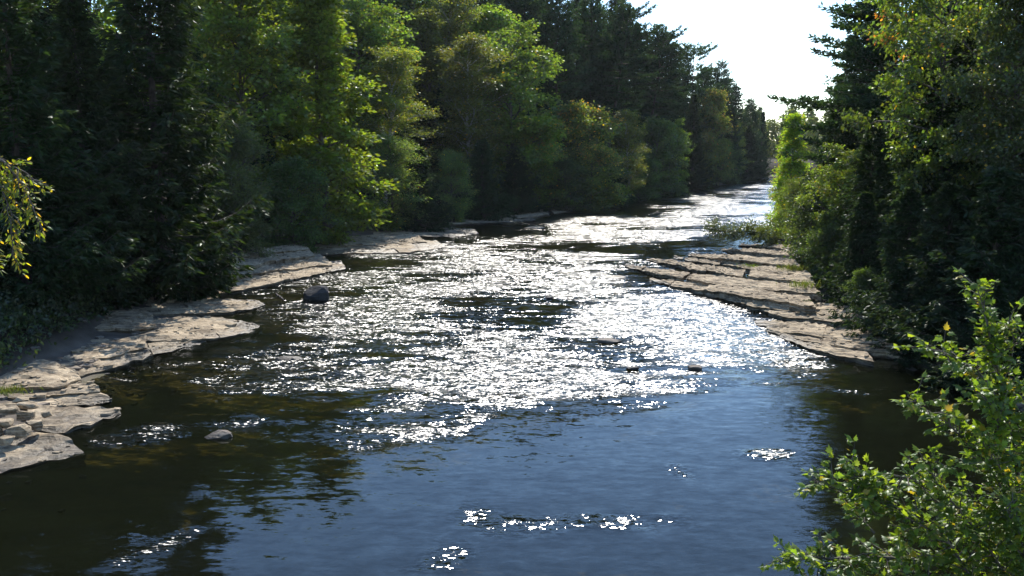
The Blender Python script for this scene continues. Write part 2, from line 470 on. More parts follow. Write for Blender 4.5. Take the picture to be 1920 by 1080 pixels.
def build_ground():
    ys = np.concatenate([np.arange(-60, 10, 3.0), np.arange(10, 70, 0.45), np.arange(70, 150, 0.9), np.arange(150, 290, 2.5), np.geomspace(290, 3500, 24)])
    def mids(y):
        return XL(y), XR(y)
    offs_l = np.concatenate([-np.geomspace(3500, 30, 16), -np.arange(29, 6, -1.5), -np.arange(6, 0, -0.4)])
    cen = np.linspace(0, 1, 70)
    offs_r = -offs_l[::-1]
    rows = []
    for y in ys:
        a, b = XL(y), XR(y)
        if b < a + 2: b = a + 2
        xs = np.concatenate([a + offs_l, a + (b - a) * cen, b + offs_r])
        rows.append(np.stack([xs, np.full_like(xs, y)], 1))
    P = np.array(rows)
    Z = terrain(P[..., 0], P[..., 1])
    V = np.concatenate([P, Z[..., None]], -1).reshape(-1, 3)
    nr, nc = P.shape[:2]
    i = np.arange(nr - 1)[:, None] * nc + np.arange(nc - 1)[None, :]
    F = np.stack([i, i + 1, i + 1 + nc, i + nc], -1).reshape(-1, 4)
    o = link('ground', mesh_np('ground', V, F, True, None, M_GROUND))
    tag(o, 'dark wooded river banks and olive brown river bed', kind='structure')
build_ground()

# riffle zones: centre and radii given where the photograph shows them, laid on the water
RIFFLES = [  # u, v, half width px, half height px, strength
    (1180, 420, 260, 40, .5), (1360, 375, 130, 35, .55), (900, 470, 200, 22, .55), (1060, 400, 120, 14, .5), (1420, 350, 80, 14, .7), (700, 800, 160, 26, .26), (1180, 470, 140, 14, .4),
    (760, 540, 280, 55, 1.0), (1000, 520, 230, 32, .95), (1150, 590, 330, 55, 1.0), (900, 650, 380, 45, .9), (1060, 690, 260, 45, 1.0),
    (1340, 640, 210, 35, 1.0), (1430, 655, 110, 30, .9), (560, 690, 250, 40, .75), (430, 690, 130, 30, .55), (600, 560, 120, 32, .55),
    (1200, 720, 150, 22, .7), (960, 742, 60, 14, .6), (720, 775, 60, 22, .5), (650, 815, 100, 20, .5), (450, 800, 70, 20, .75), (840, 803, 26, 8, .7), (910, 778, 28, 8, .7),
    (800, 470, 160, 14, .6), (1000, 450, 170, 16, .55), (1200, 410, 190, 12, .65), (1330, 375, 140, 10, .7), (1300, 352, 150, 6, .65), (1440, 337, 50, 4, .8), (1390, 395, 90, 10, .6),
    (1110, 430, 120, 8, .6), (1280, 440, 90, 8, .5), (1440, 405, 40, 14, .7), (1230, 430, 80, 6, .5),
    (840, 1040, 60, 7, .5), (1450, 852, 38, 12, .75), (1275, 898, 26, 6, .55), (1090, 905, 14, 5, .5), (560, 985, 20, 4, .5), (360, 918, 16, 4, .5), (1500, 715, 60, 8, .8), (1590, 727, 70, 6, .7),
    (260, 810, 60, 18, .55), (220, 825, 28, 12, .6), (270, 1035, 34, 8, .95), (325, 1010, 26, 6, .95), (220, 1062, 24, 7, .95), (380, 660, 90, 16, .5), (520, 540, 50, 22, .7), (620, 700, 60, 10, .6),
    (1540, 690, 60, 10, .6), (780, 600, 200, 30, .75)]
RIPPLE_LINES = [(1010, 984, 140, 12, .52), (1150, 992, 105, 11, .54), (920, 968, 55, 10, .46), (840, 1040, 60, 6, .45), (270, 1035, 34, 6, .8), (325, 1010, 28, 5, .8), (220, 1062, 24, 6, .8), (1450, 855, 34, 8, .45), (1500, 716, 50, 5, .8), (1600, 728, 70, 4, .8), (250, 815, 50, 12, .6), (440, 812, 60, 9, .7), (650, 822, 90, 9, .5), (1275, 898, 24, 5, .45)]
HOLES = [(950, 597, 90, 10, .55), (430, 590, 120, 24, .55), (600, 630, 90, 10, .3), (1180, 690, 60, 8, .35), (1230, 605, 60, 8, .4), (1480, 770, 120, 40, .6), (1160, 470, 80, 10, .8), (1340, 455, 90, 12, .7), (690, 730, 120, 10, .5), (1440, 440, 60, 10, .5)]
def wave_mask(x, y):
    def blob(lst):
        tot = np.zeros_like(x)
        for u, v, a, b, s in lst:
            c = G(u, v); e = G(u + a, v)
            rx = abs(e[0] - c[0]); ry = max((G(u, v - b)[1] - G(u, v + b)[1]) / 2, 0.5)
            d = ((x - c[0]) / rx) ** 2 + ((y - c[1]) / ry) ** 2
            tot = 1 - (1 - tot) * (1 - s * np.exp(-0.9 * d))
        return tot
    m = blob(RIFFLES)
    h = blob(HOLES)
    return np.clip(m - h * 0.8, 0, 1), blob(RIPPLE_LINES)

def build_water():
    ys = np.concatenate([np.arange(-40, 8, 4.0), 8 * np.exp(np.arange(0, math.log(262 / 8.0), 0.0058))])
    nc = 330
    A_ = XL(ys) - 4.0; B_ = XR(ys) + 4.0
    t = np.linspace(0, 1, nc)
    X = A_[:, None] + (B_ - A_)[:, None] * t[None, :]
    Y = np.repeat(ys[:, None], nc, 1)
    wob = np.clip(Y / 45, .5, 3)
    m, lines = wave_mask(X + wob * 2.2 * (vnoise(X, Y, 2.4, 61) - .5), Y + wob * 3.0 * (vnoise(X, Y, 2.0, 62) - .5))
    # break the zones into streaks that follow the current
    fx = X - 0.22 * Y
    streak = 0.55 * vnoise(fx * .5, Y * 0.9, 1.4, 11) + 0.45 * vnoise(fx * .7, Y, 0.5, 12)
    big = vnoise(fx * 0.7, Y * 0.55, 3.0, 13)
    fine = vnoise(fx * .3, Y * 1.1, .5, 15)
    mm = np.clip(m * 1.2 - 0.20 + 0.95 * (streak - 0.5) + 1.15 * (big - 0.5) + 0.9 * (fine - .5), 0, 1.0) * np.clip(m * 4, 0, 1)
    mm = mm + 0.04 + (0.06 + 0.24 * vnoise(X, Y, 4, 14)) * np.clip((Y - 45) / 60, 0, 1)
    mm = np.maximum(mm, lines * np.clip(0.30 + 1.3 * vnoise(X * .8, Y, .35, 17), 0, 1.1))
    # real wave shapes
    Z = np.zeros_like(X)
    wr = np.random.default_rng(5)
    for k in range(26):
        lam = wr.uniform(0.7, 2.6); th = wr.normal(1.3, 0.55); ph = wr.uniform(0, 6.28)
        kx, ky = math.cos(th) * 2 * math.pi / lam, math.sin(th) * 2 * math.pi / lam
        fade = np.clip(1.6 - 0.006 * Y * 6.5 / lam * 1.6, 0, 1)      # the grid cannot carry short waves far away
        Z += 0.011 * lam * 0.6 * np.sin(kx * X + ky * Y + ph + 2.2 * vnoise(X, Y, 2.5, 20 + k)) * fade
    calm = 0.003 * (vnoise(X, Y * 1.6, 1.1, 50) - 0.5) + 0.008 * (vnoise(X, Y * 1.3, 3.1, 51) - 0.5)
    Z = Z * np.clip(mm * 1.0, 0, 1) + calm
    depth = np.clip(-terrain(X, Y) / 1.4, 0, 1)
    foam = np.clip(m * (0.35 + 0.9 * big), 0, 1.2) * np.clip(streak * 1.7, 0, 1.2)
    cols = np.stack([np.clip(mm, 0, 1), depth, foam], -1).reshape(-1, 3)
    V = np.stack([X, Y, Z], -1).reshape(-1, 3)
    nr = len(ys)
    i = np.arange(nr - 1)[:, None] * nc + np.arange(nc - 1)[None, :]
    F = np.stack([i, i + 1, i + 1 + nc, i + nc], -1).reshape(-1, 4)
    o = link('river', mesh_np('river', V, F, True, cols, M_WATER, 'flow'))
    tag(o, 'shallow brown river glittering in the sun over riffles', kind='structure')
build_water()

# ------------------------------------------------------------------ rock ledges
def resample(P, n):
    P = np.asarray(P, float)
    s = np.concatenate([[0], np.cumsum(np.linalg.norm(np.diff(P, axis=0), axis=1))])
    t = np.linspace(0, s[-1], n)
    return np.stack([np.interp(t, s, P[:, k]) for k in range(3)], 1)

def slab_mesh(front, back, thick, seed, rough=0.24, name='slab', step=0.22, rows=14):
    """a layer of shale between a front and a back edge, with a broken edge and layered side"""
    r = np.random.default_rng(seed)
    front = np.asarray(front, float); back = np.asarray(back, float)
    ln = np.linalg.norm(np.diff(front, axis=0), axis=1).sum()
    n = int(min(110, max(8, ln / step)))
    Fp = resample(front, n); Bp = resample(back, n)
    inward = unit((Bp - Fp) * np.array([1, 1, 0]))
    # blocky broken edge: steps plus fine noise
    blk = np.zeros(n); i = 0
    while i < n:
        w = int(r.integers(2, 8)); blk[i:i + w] = r.uniform(-1, 1); i += w
    off = (0.75 * blk + 0.45 * r.uniform(-1, 1, n)) * rough + 0.35 * (vnoise(Fp[:, 0], Fp[:, 1], 1.0, seed + 9) - .5)
    tip = np.minimum(1, np.minimum(np.arange(n), np.arange(n)[::-1]) / 3.0)
    Fp = Fp + inward * (off * tip)[:, None]
    off2 = r.uniform(-1, 1, n) * rough * 0.6
    Bp = Bp + inward * off2[:, None]
    t = np.linspace(0, 1, rows) ** 1.3
    top = Fp[None] * (1 - t)[:, None, None] + Bp[None] * t[:, None, None]
    x, y = top[..., 0], top[..., 1]
    zn = 0.10 * (vnoise(x, y, 1.4, seed) - 0.5) + 0.06 * (vnoise(x, y, 0.45, seed + 1) - 0.5)
    # small steps of half worn layers
    zn += 0.035 * np.floor(3 * vnoise(x * 0.6, y * 1.6, 0.9, seed + 2))
    # low risers running along the bed
    dep = np.linalg.norm(top - top[0][None], axis=-1) + 0.5 * vnoise(x, y, 1.1, seed + 5) + 0.25 * vnoise(x, y, .4, seed + 6)
    zn += 0.06 * (np.floor(dep / 0.7) - dep / 0.7)
    zn[0] *= 0.5; zn[0] -= r.uniform(0, 0.03, n)
    top[..., 2] += zn - 0.03
    V = [top.reshape(-1, 3)]
    F = []
    idx = np.arange(rows * n).reshape(rows, n)
    a = idx[:-1, :-1]; b = idx[:-1, 1:]; c = idx[1:, 1:]; d = idx[1:, :-1]
    F.append(np.stack([a, b, c, d], -1).reshape(-1, 4))
    loop = np.concatenate([idx[0], idx[1:, -1], idx[-1, :-1][::-1], idx[1:-1, 0][::-1]])
    pl = top.reshape(-1, 3)[loop]
    cen = pl.mean(0)
    k = len(loop)
    inn = np.zeros((k, 3)); inn[:] = unit((cen - pl) * np.array([1, 1, 0]))
    inn[:n] = inward
    prev = loop; base = rows * n
    levels = 5
    rec = r.uniform(-0.3, 1, levels)
    for L_ in range(1, levels + 1):
        f = L_ / levels
        p = pl.copy()
        p[:, 2] -= thick * f
        amt = rough * (0.15 + 0.75 * rec[L_ - 1] * (0.5 + r.uniform(0, 1, k)))
        p += inn * amt[:, None]
        V.append(p)
        cur = base + np.arange(k); base += k
        F.append(np.stack([prev, np.roll(prev, -1), np.roll(cur, -1), cur], -1)[:, ::-1])
        prev = cur
    return mesh_np(name, np.concatenate(V), F, False, None, M_ROCK)

def lerp(a, b, t): return a * (1 - t) + b * t
def ledge(name, label, layers, seed, cat='rock ledge', flat=False):
    """layers: (front px with z, back px with z, thickness); a rising layer is split into flat worn beds"""
    c = np.mean([G(*p) for p in layers[0][0]], axis=0)
    root = empty(name, (c[0], c[1], 0))
    tag(root, label, cat)
    r = np.random.default_rng(seed)
    q = 0
    for fr, bk, th in layers:
        F_ = resample([G(*p) for p in fr], 24); B_ = resample([G(*p) for p in bk], 24)
        rise = float(np.mean(B_[:, 2] - F_[:, 2]))
        n = 1 if flat else max(1, int(round(rise / 0.24)))
        for k in range(n):
            t0 = k / n * 0.92
            f = lerp(F_, B_, t0 + (r.uniform(-.03, .03, 24) + 0.10 * (vnoise(np.arange(24), np.arange(24) * 0, 4.0, seed + k) - .5) if k else 0)[:, None]) if k else F_.copy()
            b = B_.copy()
            f[:, 2] = lerp(F_[:, 2], B_[:, 2], t0) + (0.02 if k else 0)
            b[:, 2] = f[:, 2] + 0.05
            if k and r.random() < .6:      # upper beds are shorter
                a0 = r.integers(0, 5); a1 = 24 - r.integers(0, 6)
                f = f[a0:a1]; b = b[a0:a1]
            # joints cut every bed into blocks
            ln = np.linalg.norm(np.diff(f, axis=0), axis=1).sum()
            nseg = max(1, int(ln / r.uniform(2.2, 3.6)))
            cuts = np.concatenate([[0], np.sort(r.uniform(.08, .92, nseg - 1)), [1]])
            fs = resample(f, 200); bs = resample(b, 200)
            for a_, e_ in zip(cuts[:-1], cuts[1:]):
                i0, i1 = int(a_ * 199), int(e_ * 199)
                if i1 - i0 < 6: continue
                ff = fs[i0:i1 + 1].copy(); bb = bs[i0:i1 + 1].copy()
                edge = (1.5 if k == 0 and (a_ == 0 or e_ == 1) else 1)
                sh = r.normal(0, .16) / edge
                dirn = unit((bb - ff).mean(0) * np.array([1, 1, 0]))
                ff = ff + dirn * sh; ff[:, 2] += r.normal(0, .018); bb[:, 2] += r.normal(0, .018)
                o = link('slab', slab_mesh(ff, bb, th if k == 0 else 0.3, seed + q * 7), root)
                o.location = (-c[0], -c[1], 0.0025 * (q % 23))
                q += 1
    return root

# right bank: thin layers that dip into the river on the left and rise to the trees on the right
RF = [
 [(1463, 634), (1507, 648), (1573, 667), (1640, 676)],
 [(1440, 622), (1500, 634), (1580, 650), (1700, 664)],
 [(1418, 606), (1473, 621), (1573, 635), (1690, 652)],
 [(1400, 577), (1473, 591), (1545, 600), (1660, 615)],
 [(1313, 550), (1427, 573), (1537, 588), (1640, 600)],
 [(1217, 527), (1320, 544), (1412, 558), (1530, 575)],
 [(1170, 500), (1240, 514), (1327, 531), (1473, 546), (1540, 552)],
 [(1212, 488), (1337, 509), (1373, 514), (1530, 532)],
 [(1263, 483), (1373, 498), (1433, 509), (1525, 519)],
 [(1290, 479), (1353, 484), (1500, 500)],
 [(1353, 468), (1420, 474), (1500, 482)],
 [(1390, 461), (1440, 464), (1500, 470)],
]
RL = []
for k, f in enumerate(RF):
    n = len(f); zr = .26 + .105 * k
    fr = [(u, v, .05 + (zr - .05) * (q / (n - 1)) ** .8) for q, (u, v) in enumerate(f)]
    bk = []
    for q, (u, v, z) in enumerate(fr):
        p = G(u, v, z)
        dep = (1.0 if q == 0 else 3.0)
        Y = p[1] + dep; X = p[0] + dep * .18
        t = F_PX / (Y * cp + (H_CAM - z) * sp_)
        uu = 960 + X * t; vv = 540 - (Y * sp_ + (z - H_CAM) * cp) * t
        bk.append((uu, vv, z + .03))
    RL.append((fr, bk, .34))
ledge('rock_ledge', 'broad sunlit ledge of thin tan shale layers jutting from the right bank', RL, 100, flat=True)

# left bank
ledge('rock_ledge', 'flat pale rock shelf at the lower left edge under the stone blocks', [
 ([(-120, 895, 0.10), (0, 879, 0.10), (72, 865, 0.12), (160, 846, 0.08)], [(-120, 800, 0.19), (0, 800, 0.19), (60, 805, 0.22), (130, 822, 0.10)], .35)], 200)
ledge('rock_ledge', 'pointed pale rock slab beside the stone blocks on the left shore', [
 ([(62, 800, 0.16), (95, 808, 0.17), (178, 797, 0.12), (226, 772, 0.06)], [(50, 765, 0.19), (110, 762, 0.19), (160, 760, 0.20), (222, 766, 0.10)], .30)], 220)
ledge('rock_ledge', 'stacked rounded rock layers just behind the pointed slab, left shore', [
 ([(-60, 762, 0.17), (60, 762, 0.22), (150, 760, 0.14), (210, 750, 0.08)], [(-60, 730, 0.27), (60, 726, 0.27), (140, 728, 0.22), (200, 738, 0.14)], .34),
 ([(-60, 742, 0.30), (60, 742, 0.28), (140, 738, 0.23), (188, 733, 0.22)], [(-60, 710, 0.37), (60, 706, 0.37), (130, 708, 0.32), (180, 720, 0.22)], .30),
 ([(-60, 726, 0.42), (60, 724, 0.42), (120, 719, 0.39), (152, 708, 0.30)], [(-60, 672, 0.54), (30, 668, 0.54), (100, 675, 0.49), (146, 694, 0.32)], .36)], 240)
ledge('rock_ledge', 'long pale rock shelf tapering into the river left of the riffle', [
 ([(60, 716, 0.22), (156, 709, 0.13), (222, 687, 0.12), (289, 664, 0.10), (392, 642, 0.04)], [(60, 660, 0.27), (150, 650, 0.27), (220, 645, 0.24), (290, 638, 0.19), (380, 634, 0.10)], .36),
 ([(20, 690, 0.30), (120, 682, 0.28), (200, 666, 0.24), (270, 650, 0.19)], [(20, 640, 0.43), (120, 636, 0.43), (200, 632, 0.37), (275, 628, 0.27)], .34)], 260)
ledge('rock_ledge', 'sunlit curved rock slab below the dark cedar on the left bank', [
 ([(90, 642, 0.24), (283, 636, 0.19), (370, 634, 0.20), (444, 627, 0.13), (492, 611, 0.05)], [(90, 590, 0.37), (283, 588, 0.35), (350, 590, 0.30), (420, 592, 0.22), (480, 604, 0.12)], .40),
 ([(60, 616, 0.49), (250, 614, 0.46), (290, 610, 0.37)], [(60, 575, 0.65), (250, 575, 0.60), (285, 580, 0.49)], .5)], 280)
ledge('rock_ledge', 'thin sunlit rock slab reaching towards the dark boulder', [
 ([(130, 590, 0.27), (330, 586, 0.23), (433, 584, 0.20), (497, 570, 0.05)], [(130, 556, 0.43), (330, 552, 0.40), (420, 556, 0.24), (480, 561, 0.12)], .36)], 300)
ledge('rock_ledge', 'shaded sloping rock bank under the willow on the left', [
 ([(250, 566, 0.19), (440, 545, 0.19), (540, 524, 0.22), (648, 503, 0.06)], [(250, 530, 0.54), (440, 505, 0.54), (540, 490, 0.49), (640, 488, 0.14)], .5),
 ([(240, 552, 0.49), (430, 522, 0.49), (520, 505, 0.46), (625, 494, 0.24)], [(250, 515, 0.81), (430, 490, 0.81), (520, 478, 0.76), (600, 474, 0.37)], .5),
 ([(240, 532, 0.81), (430, 506, 0.81), (510, 490, 0.76), (590, 478, 0.51)], [(250, 490, 1.24), (430, 465, 1.24), (510, 458, 1.08), (570, 456, 0.71)], .6)], 320)
ledge('rock_ledge', 'long striped rock shelf below the bright green tree, left bank', [
 ([(570, 478, 0.12), (660, 474, 0.13), (770, 472, 0.12), (838, 462, 0.05)], [(580, 450, 0.32), (660, 446, 0.32), (760, 446, 0.27), (820, 452, 0.12)], .34),
 ([(590, 464, 0.27), (680, 458, 0.27), (800, 452, 0.22)], [(600, 440, 0.54), (680, 436, 0.54), (780, 436, 0.32)], .36)], 340)
ledge('rock_ledge', 'pale low rock shelf in a patch of sun, left bank middle', [
 ([(700, 446, 0.22), (780, 441, 0.16), (850, 443, 0.10), (898, 437, 0.05)], [(700, 424, 0.43), (780, 422, 0.32), (850, 424, 0.19), (890, 429, 0.12)], .34)], 360)
ledge('rock_ledge', 'narrow rock shelf upstream of the low sunlit shelf, left bank', [
 ([(800, 424, 0.19), (880, 418, 0.18), (950, 416, 0.12), (1005, 411, 0.05)], [(800, 408, 0.43), (880, 404, 0.32), (950, 402, 0.19), (995, 405, 0.12)], .32)], 380)
ledge('rock_ledge', 'thin pale rock shelf below the orange tipped shrubs', [
 ([(930, 414, .20), (1000, 405, .20), (1070, 394, .18), (1145, 382, .05)], [(930, 398, .4), (1000, 390, .4), (1070, 380, .35), (1130, 375, .12)], .32)], 400)
ledge('rock_ledge', 'distant rock shelf at the foot of the far left trees', [
 ([(1130, 378, .20), (1200, 368, .20), (1260, 359, .16), (1320, 352, .05)], [(1130, 366, .4), (1200, 358, .4), (1260, 350, .3), (1310, 347, .12)], .32)], 420)
ledge('rock_ledge', 'farthest low rock shelf just before the river bend, left bank', [
 ([(1300, 349, .22), (1350, 344, .2), (1408, 338, .05)], [(1300, 343, .4), (1350, 339, .3), (1400, 335, .12)], .32)], 440)

# ------------------------------------------------------------------ loose stones
def hull_stone(name, size, seed, mat, npt=26, boxy=.75):
    r = np.random.default_rng(seed)
    bm = bmesh.new()
    p = unit(r.normal(size=(npt, 3))) * r.uniform(0.8, 1.08, (npt, 1))
    p = np.sign(p) * np.abs(p) ** boxy
    for q in p:
        bm.verts.new(q * np.array(size) * 0.5)
    res = bmesh.ops.convex_hull(bm, input=bm.verts)
    bmesh.ops.delete(bm, geom=[v for v in bm.verts if not v.link_faces], context='VERTS')
    bmesh.ops.bevel(bm, geom=list(bm.edges), offset=min(size) * 0.06, segments=1, affect='EDGES', clamp_overlap=True)
    bmesh.ops.triangulate(bm, faces=bm.faces)
    bmesh.ops.subdivide_edges(bm, edges=bm.edges, cuts=1)
    for v in bm.verts:
        nv = mnoise.noise(Vector(v.co) * (3.2 / max(size)) + Vector((seed, 0, 0)))
        n2 = mnoise.noise(Vector(v.co) * (11.0 / max(size)) + Vector((0, seed, 0)))
        v.co *= 1 + 0.10 * nv + 0.035 * n2
    me = bpy.data.meshes.new(name); bm.to_mesh(me); bm.free()
    me.materials.append(mat)
    return me

def stone(name, u, v, size, z, label, mat, seed, rot=0.0, cat='stone', group=None, tilt=(0, 0)):
    o = link(name, hull_stone(name, size, seed, mat, 18 if name == 'stone_block' else 26, .45 if name == 'stone_block' else .75))
    p = G(u, v, z)
    o.location = p; o.rotation_euler = (tilt[0], tilt[1], rot)
    tag(o, label, cat, group)
    return o

stone('boulder', 594, 556, (1.55, 1.2, 1.25), 0.22, 'large dark rounded boulder standing in the water near the left bank', M_BOULDER, 11, 0.3, 'boulder')
stone('river_rock', 408, 818, (.85, .5, .34), 0.03, 'brown rock breaking the surface in the lower left riffle', M_STONE, 12, -.1, 'rock')
stone('flat_rock', 1139, 640, (1.15, .6, .22), 0.04, 'long flat dark rock in the middle of the glitter', M_STONE, 13, -.05, 'rock')
stone('river_rock', 1187, 691, (.55, .35, .18), 0.04, 'small dark stone in the riffle, between the flat rock and the right hand stone', M_BOULDER, 14, .2, 'rock')
stone('river_rock', 1303, 691, (.55, .4, .30), 0.04, 'small pointed stone at the right lower end of the riffle', M_STONE, 15, -.3, 'rock')
stone('flat_rock', 540, 674, (1.2, .8, .2), -0.01, 'pale flat stone awash in the left part of the riffle', M_STONE, 16, .1, 'rock')
stone('river_rock', 1030, 559, (.5, .4, .25), 0.03, 'tiny dark stone in the brightest glitter above the flat rock', M_BOULDER, 17, 0, 'rock')
stone('flat_rock', 1003, 427, (2.4, 2.6, .26), -0.02, 'pale flat rock in midstream, upstream of the riffle', M_ROCK, 18, 0, 'rock')
stone('flat_rock', 1155, 520, (1.6, 1.0, .2), 0.0, 'low tan rock awash off the tip of the right ledge', M_ROCK, 19, 0, 'rock')
stone('river_rock', 1395, 334.6, (5.0, 3.0, 1.6), 0.3, 'dark rock at the far bend of the river', M_BOULDER, 20, 0, 'rock')
BLK = [(35, 808, (.62, .55, .38), .48, .2), (66, 797, (.42, .4, .34), .44, .5), (12, 826, (.46, .4, .26), .42, -.3), (48, 778, (.52, .46, .30), .56, .1), (8, 795, (.5, .5, .3), .60, .4),
       (20, 770, (.55, .45, .24), .72, -.2), (52, 760, (.6, .4, .22), .72, .1), (-12, 810, (.5, .5, .4), .45, 0), (38, 750, (.5, .36, .18), .84, .3), (-10, 768, (.6, .5, .3), .74, .7), (88, 776, (.3, .26, .2), .46, .2)]
BLK_L = ['angular tan stone block, biggest of the heap on the lower left shelf', 'upright stone block at the right end of the heap, lower left', 'flat stone block lowest in the heap at the left picture edge',
         'squarish stone block in the middle of the lower left heap', 'tan stone block above the lowest one at the left picture edge', 'slanted thin stone block high in the lower left heap',
         'thin flat stone block at the top right of the lower left heap', 'stone block cut by the left picture edge beside the biggest block', 'thinnest stone slab topping the lower left heap',
         'stone block cut by the left picture edge at the top of the heap', 'small loose stone between the heap and the pointed slab']
for k, (u, v, s, z, rz) in enumerate(BLK):
    stone('stone_block', u, v, s, z, BLK_L[k], M_ROCK, 40 + k, rz, 'stone', 'stone blocks on the lower left shelf', (random.uniform(-.1, .1), random.uniform(-.12, .12)))

def rubble():
    """broken chips lying on the ledges"""
    r = np.random.default_rng(91)
    bpy.context.view_layer.update()
    dg = bpy.context.evaluated_depsgraph_get()
    g = Geo(); got = 0
    cube = np.array([(x, y, z) for x in (-1, 1) for y in (-1, 1) for z in (-1, 1)], float)
    cf = np.array([(0, 1, 3, 2), (4, 6, 7, 5), (0, 4, 5, 1), (2, 3, 7, 6), (0, 2, 6, 4), (1, 5, 7, 3)])
    for i in range(9000):
        y = 20 * (110 / 20.) ** r.random()
        x = XL(y) + r.uniform(-7, 5) if r.random() < .6 else XR(y) + r.uniform(-12, 5)
        hit, loc, nrm, idx, ob, mt = scene.ray_cast(dg, Vector((x, y, 20)), Vector((0, 0, -1)))
        if not hit or not ob.name.startswith('slab'): continue
        if vnoise(x, y, 1.5, 71) < .45: continue
        sz = r.uniform(.03, .12) * (2.0 if r.random() < .08 else 1)
        v = cube * r.uniform(.5, 1, (8, 1)) * sz * np.array([1, r.uniform(.5, 1), r.uniform(.25, .5)])
        a = r.uniform(0, 6.28); ca, sa = math.cos(a), math.sin(a)
        v = v @ np.array([[ca, sa, 0], [-sa, ca, 0], [0, 0, 1]])
        g.add(v + np.array([loc.x, loc.y, loc.z + sz * .12]), f4=cf)
        got += 1
        if got > 1500: break
    tag(link('rubble', g.mesh('rubble', M_ROCK)), 'small broken shale chips strewn over the rock ledges', 'rubble', kind='stuff')
rubble()
def pebbles():
    r = np.random.default_rng(55)
    cube = np.array([(x, y, z) for x in (-1, 1) for y in (-1, 1) for z in (-1, 1)], float)
    cf = np.array([(0, 1, 3, 2), (4, 6, 7, 5), (0, 4, 5, 1), (2, 3, 7, 6), (0, 2, 6, 4), (1, 5, 7, 3)])
    g = Geo()
    n = 1500
    y = 22 * (150 / 22.) ** r.random(n)
    sd_ = r.random(n) < .55
    x = np.where(sd_, XL(y) - r.normal(.2, 1.1, n), XR(y) + r.normal(.0, .9, n))
    z = terrain(x, y)
    for i in range(n):
        sz = r.uniform(.05, .17) * (1.8 if r.random() < .1 else 1)
        v = cube * r.uniform(.6, 1, (8, 1)) * sz * np.array([1, r.uniform(.6, 1), r.uniform(.35, .6)])
        a = r.uniform(0, 6.28); ca, sa = math.cos(a), math.sin(a)
        v = v @ np.array([[ca, sa, 0], [-sa, ca, 0], [0, 0, 1]])
        g.add(v + np.array([x[i], y[i], z[i] + sz * .15]), f4=cf)
    tag(link('pebbles', g.mesh('pebbles', M_STONE)), 'loose pebbles and rock chips along both water edges', 'pebbles', kind='stuff')
pebbles()

# ------------------------------------------------------------------ trees
def jitter_cols(base, n, r, spread=0.25, alt=None, alt_p=0.0):
    c = np.array(base)[None, :] * (1 + spread * r.uniform(-1, 1, (n, 1)))
    c = c * (1 + 0.08 * r.normal(size=(n, 3)))
    if alt is not None and alt_p > 0:
        k = r.random(n) < alt_p
        c[k] = np.array(alt)[None, :] * (1 + 0.3 * r.uniform(-1, 1, (k.sum(), 1)))
    return np.clip(c, 0.003, 1)

def trunk_line(Ht, r, wob=0.02, lean=(0, 0), n=10, top=0.96):
    t = np.linspace(0, 1, n)
    x = np.cumsum(r.normal(0, wob * Ht / n * 2, n)); y = np.cumsum(r.normal(0, wob * Ht / n * 2, n))
    x -= x[0]; y -= y[0]
    return np.stack([x + lean[0] * t * Ht, y + lean[1] * t * Ht, t * Ht * top], 1)

def at_line(P, t):
    n = len(P) - 1
    s = min(max(t, 0), 0.9999) * n
    i = int(s); f = s - i
    return P[i] * (1 - f) + P[i + 1] * f

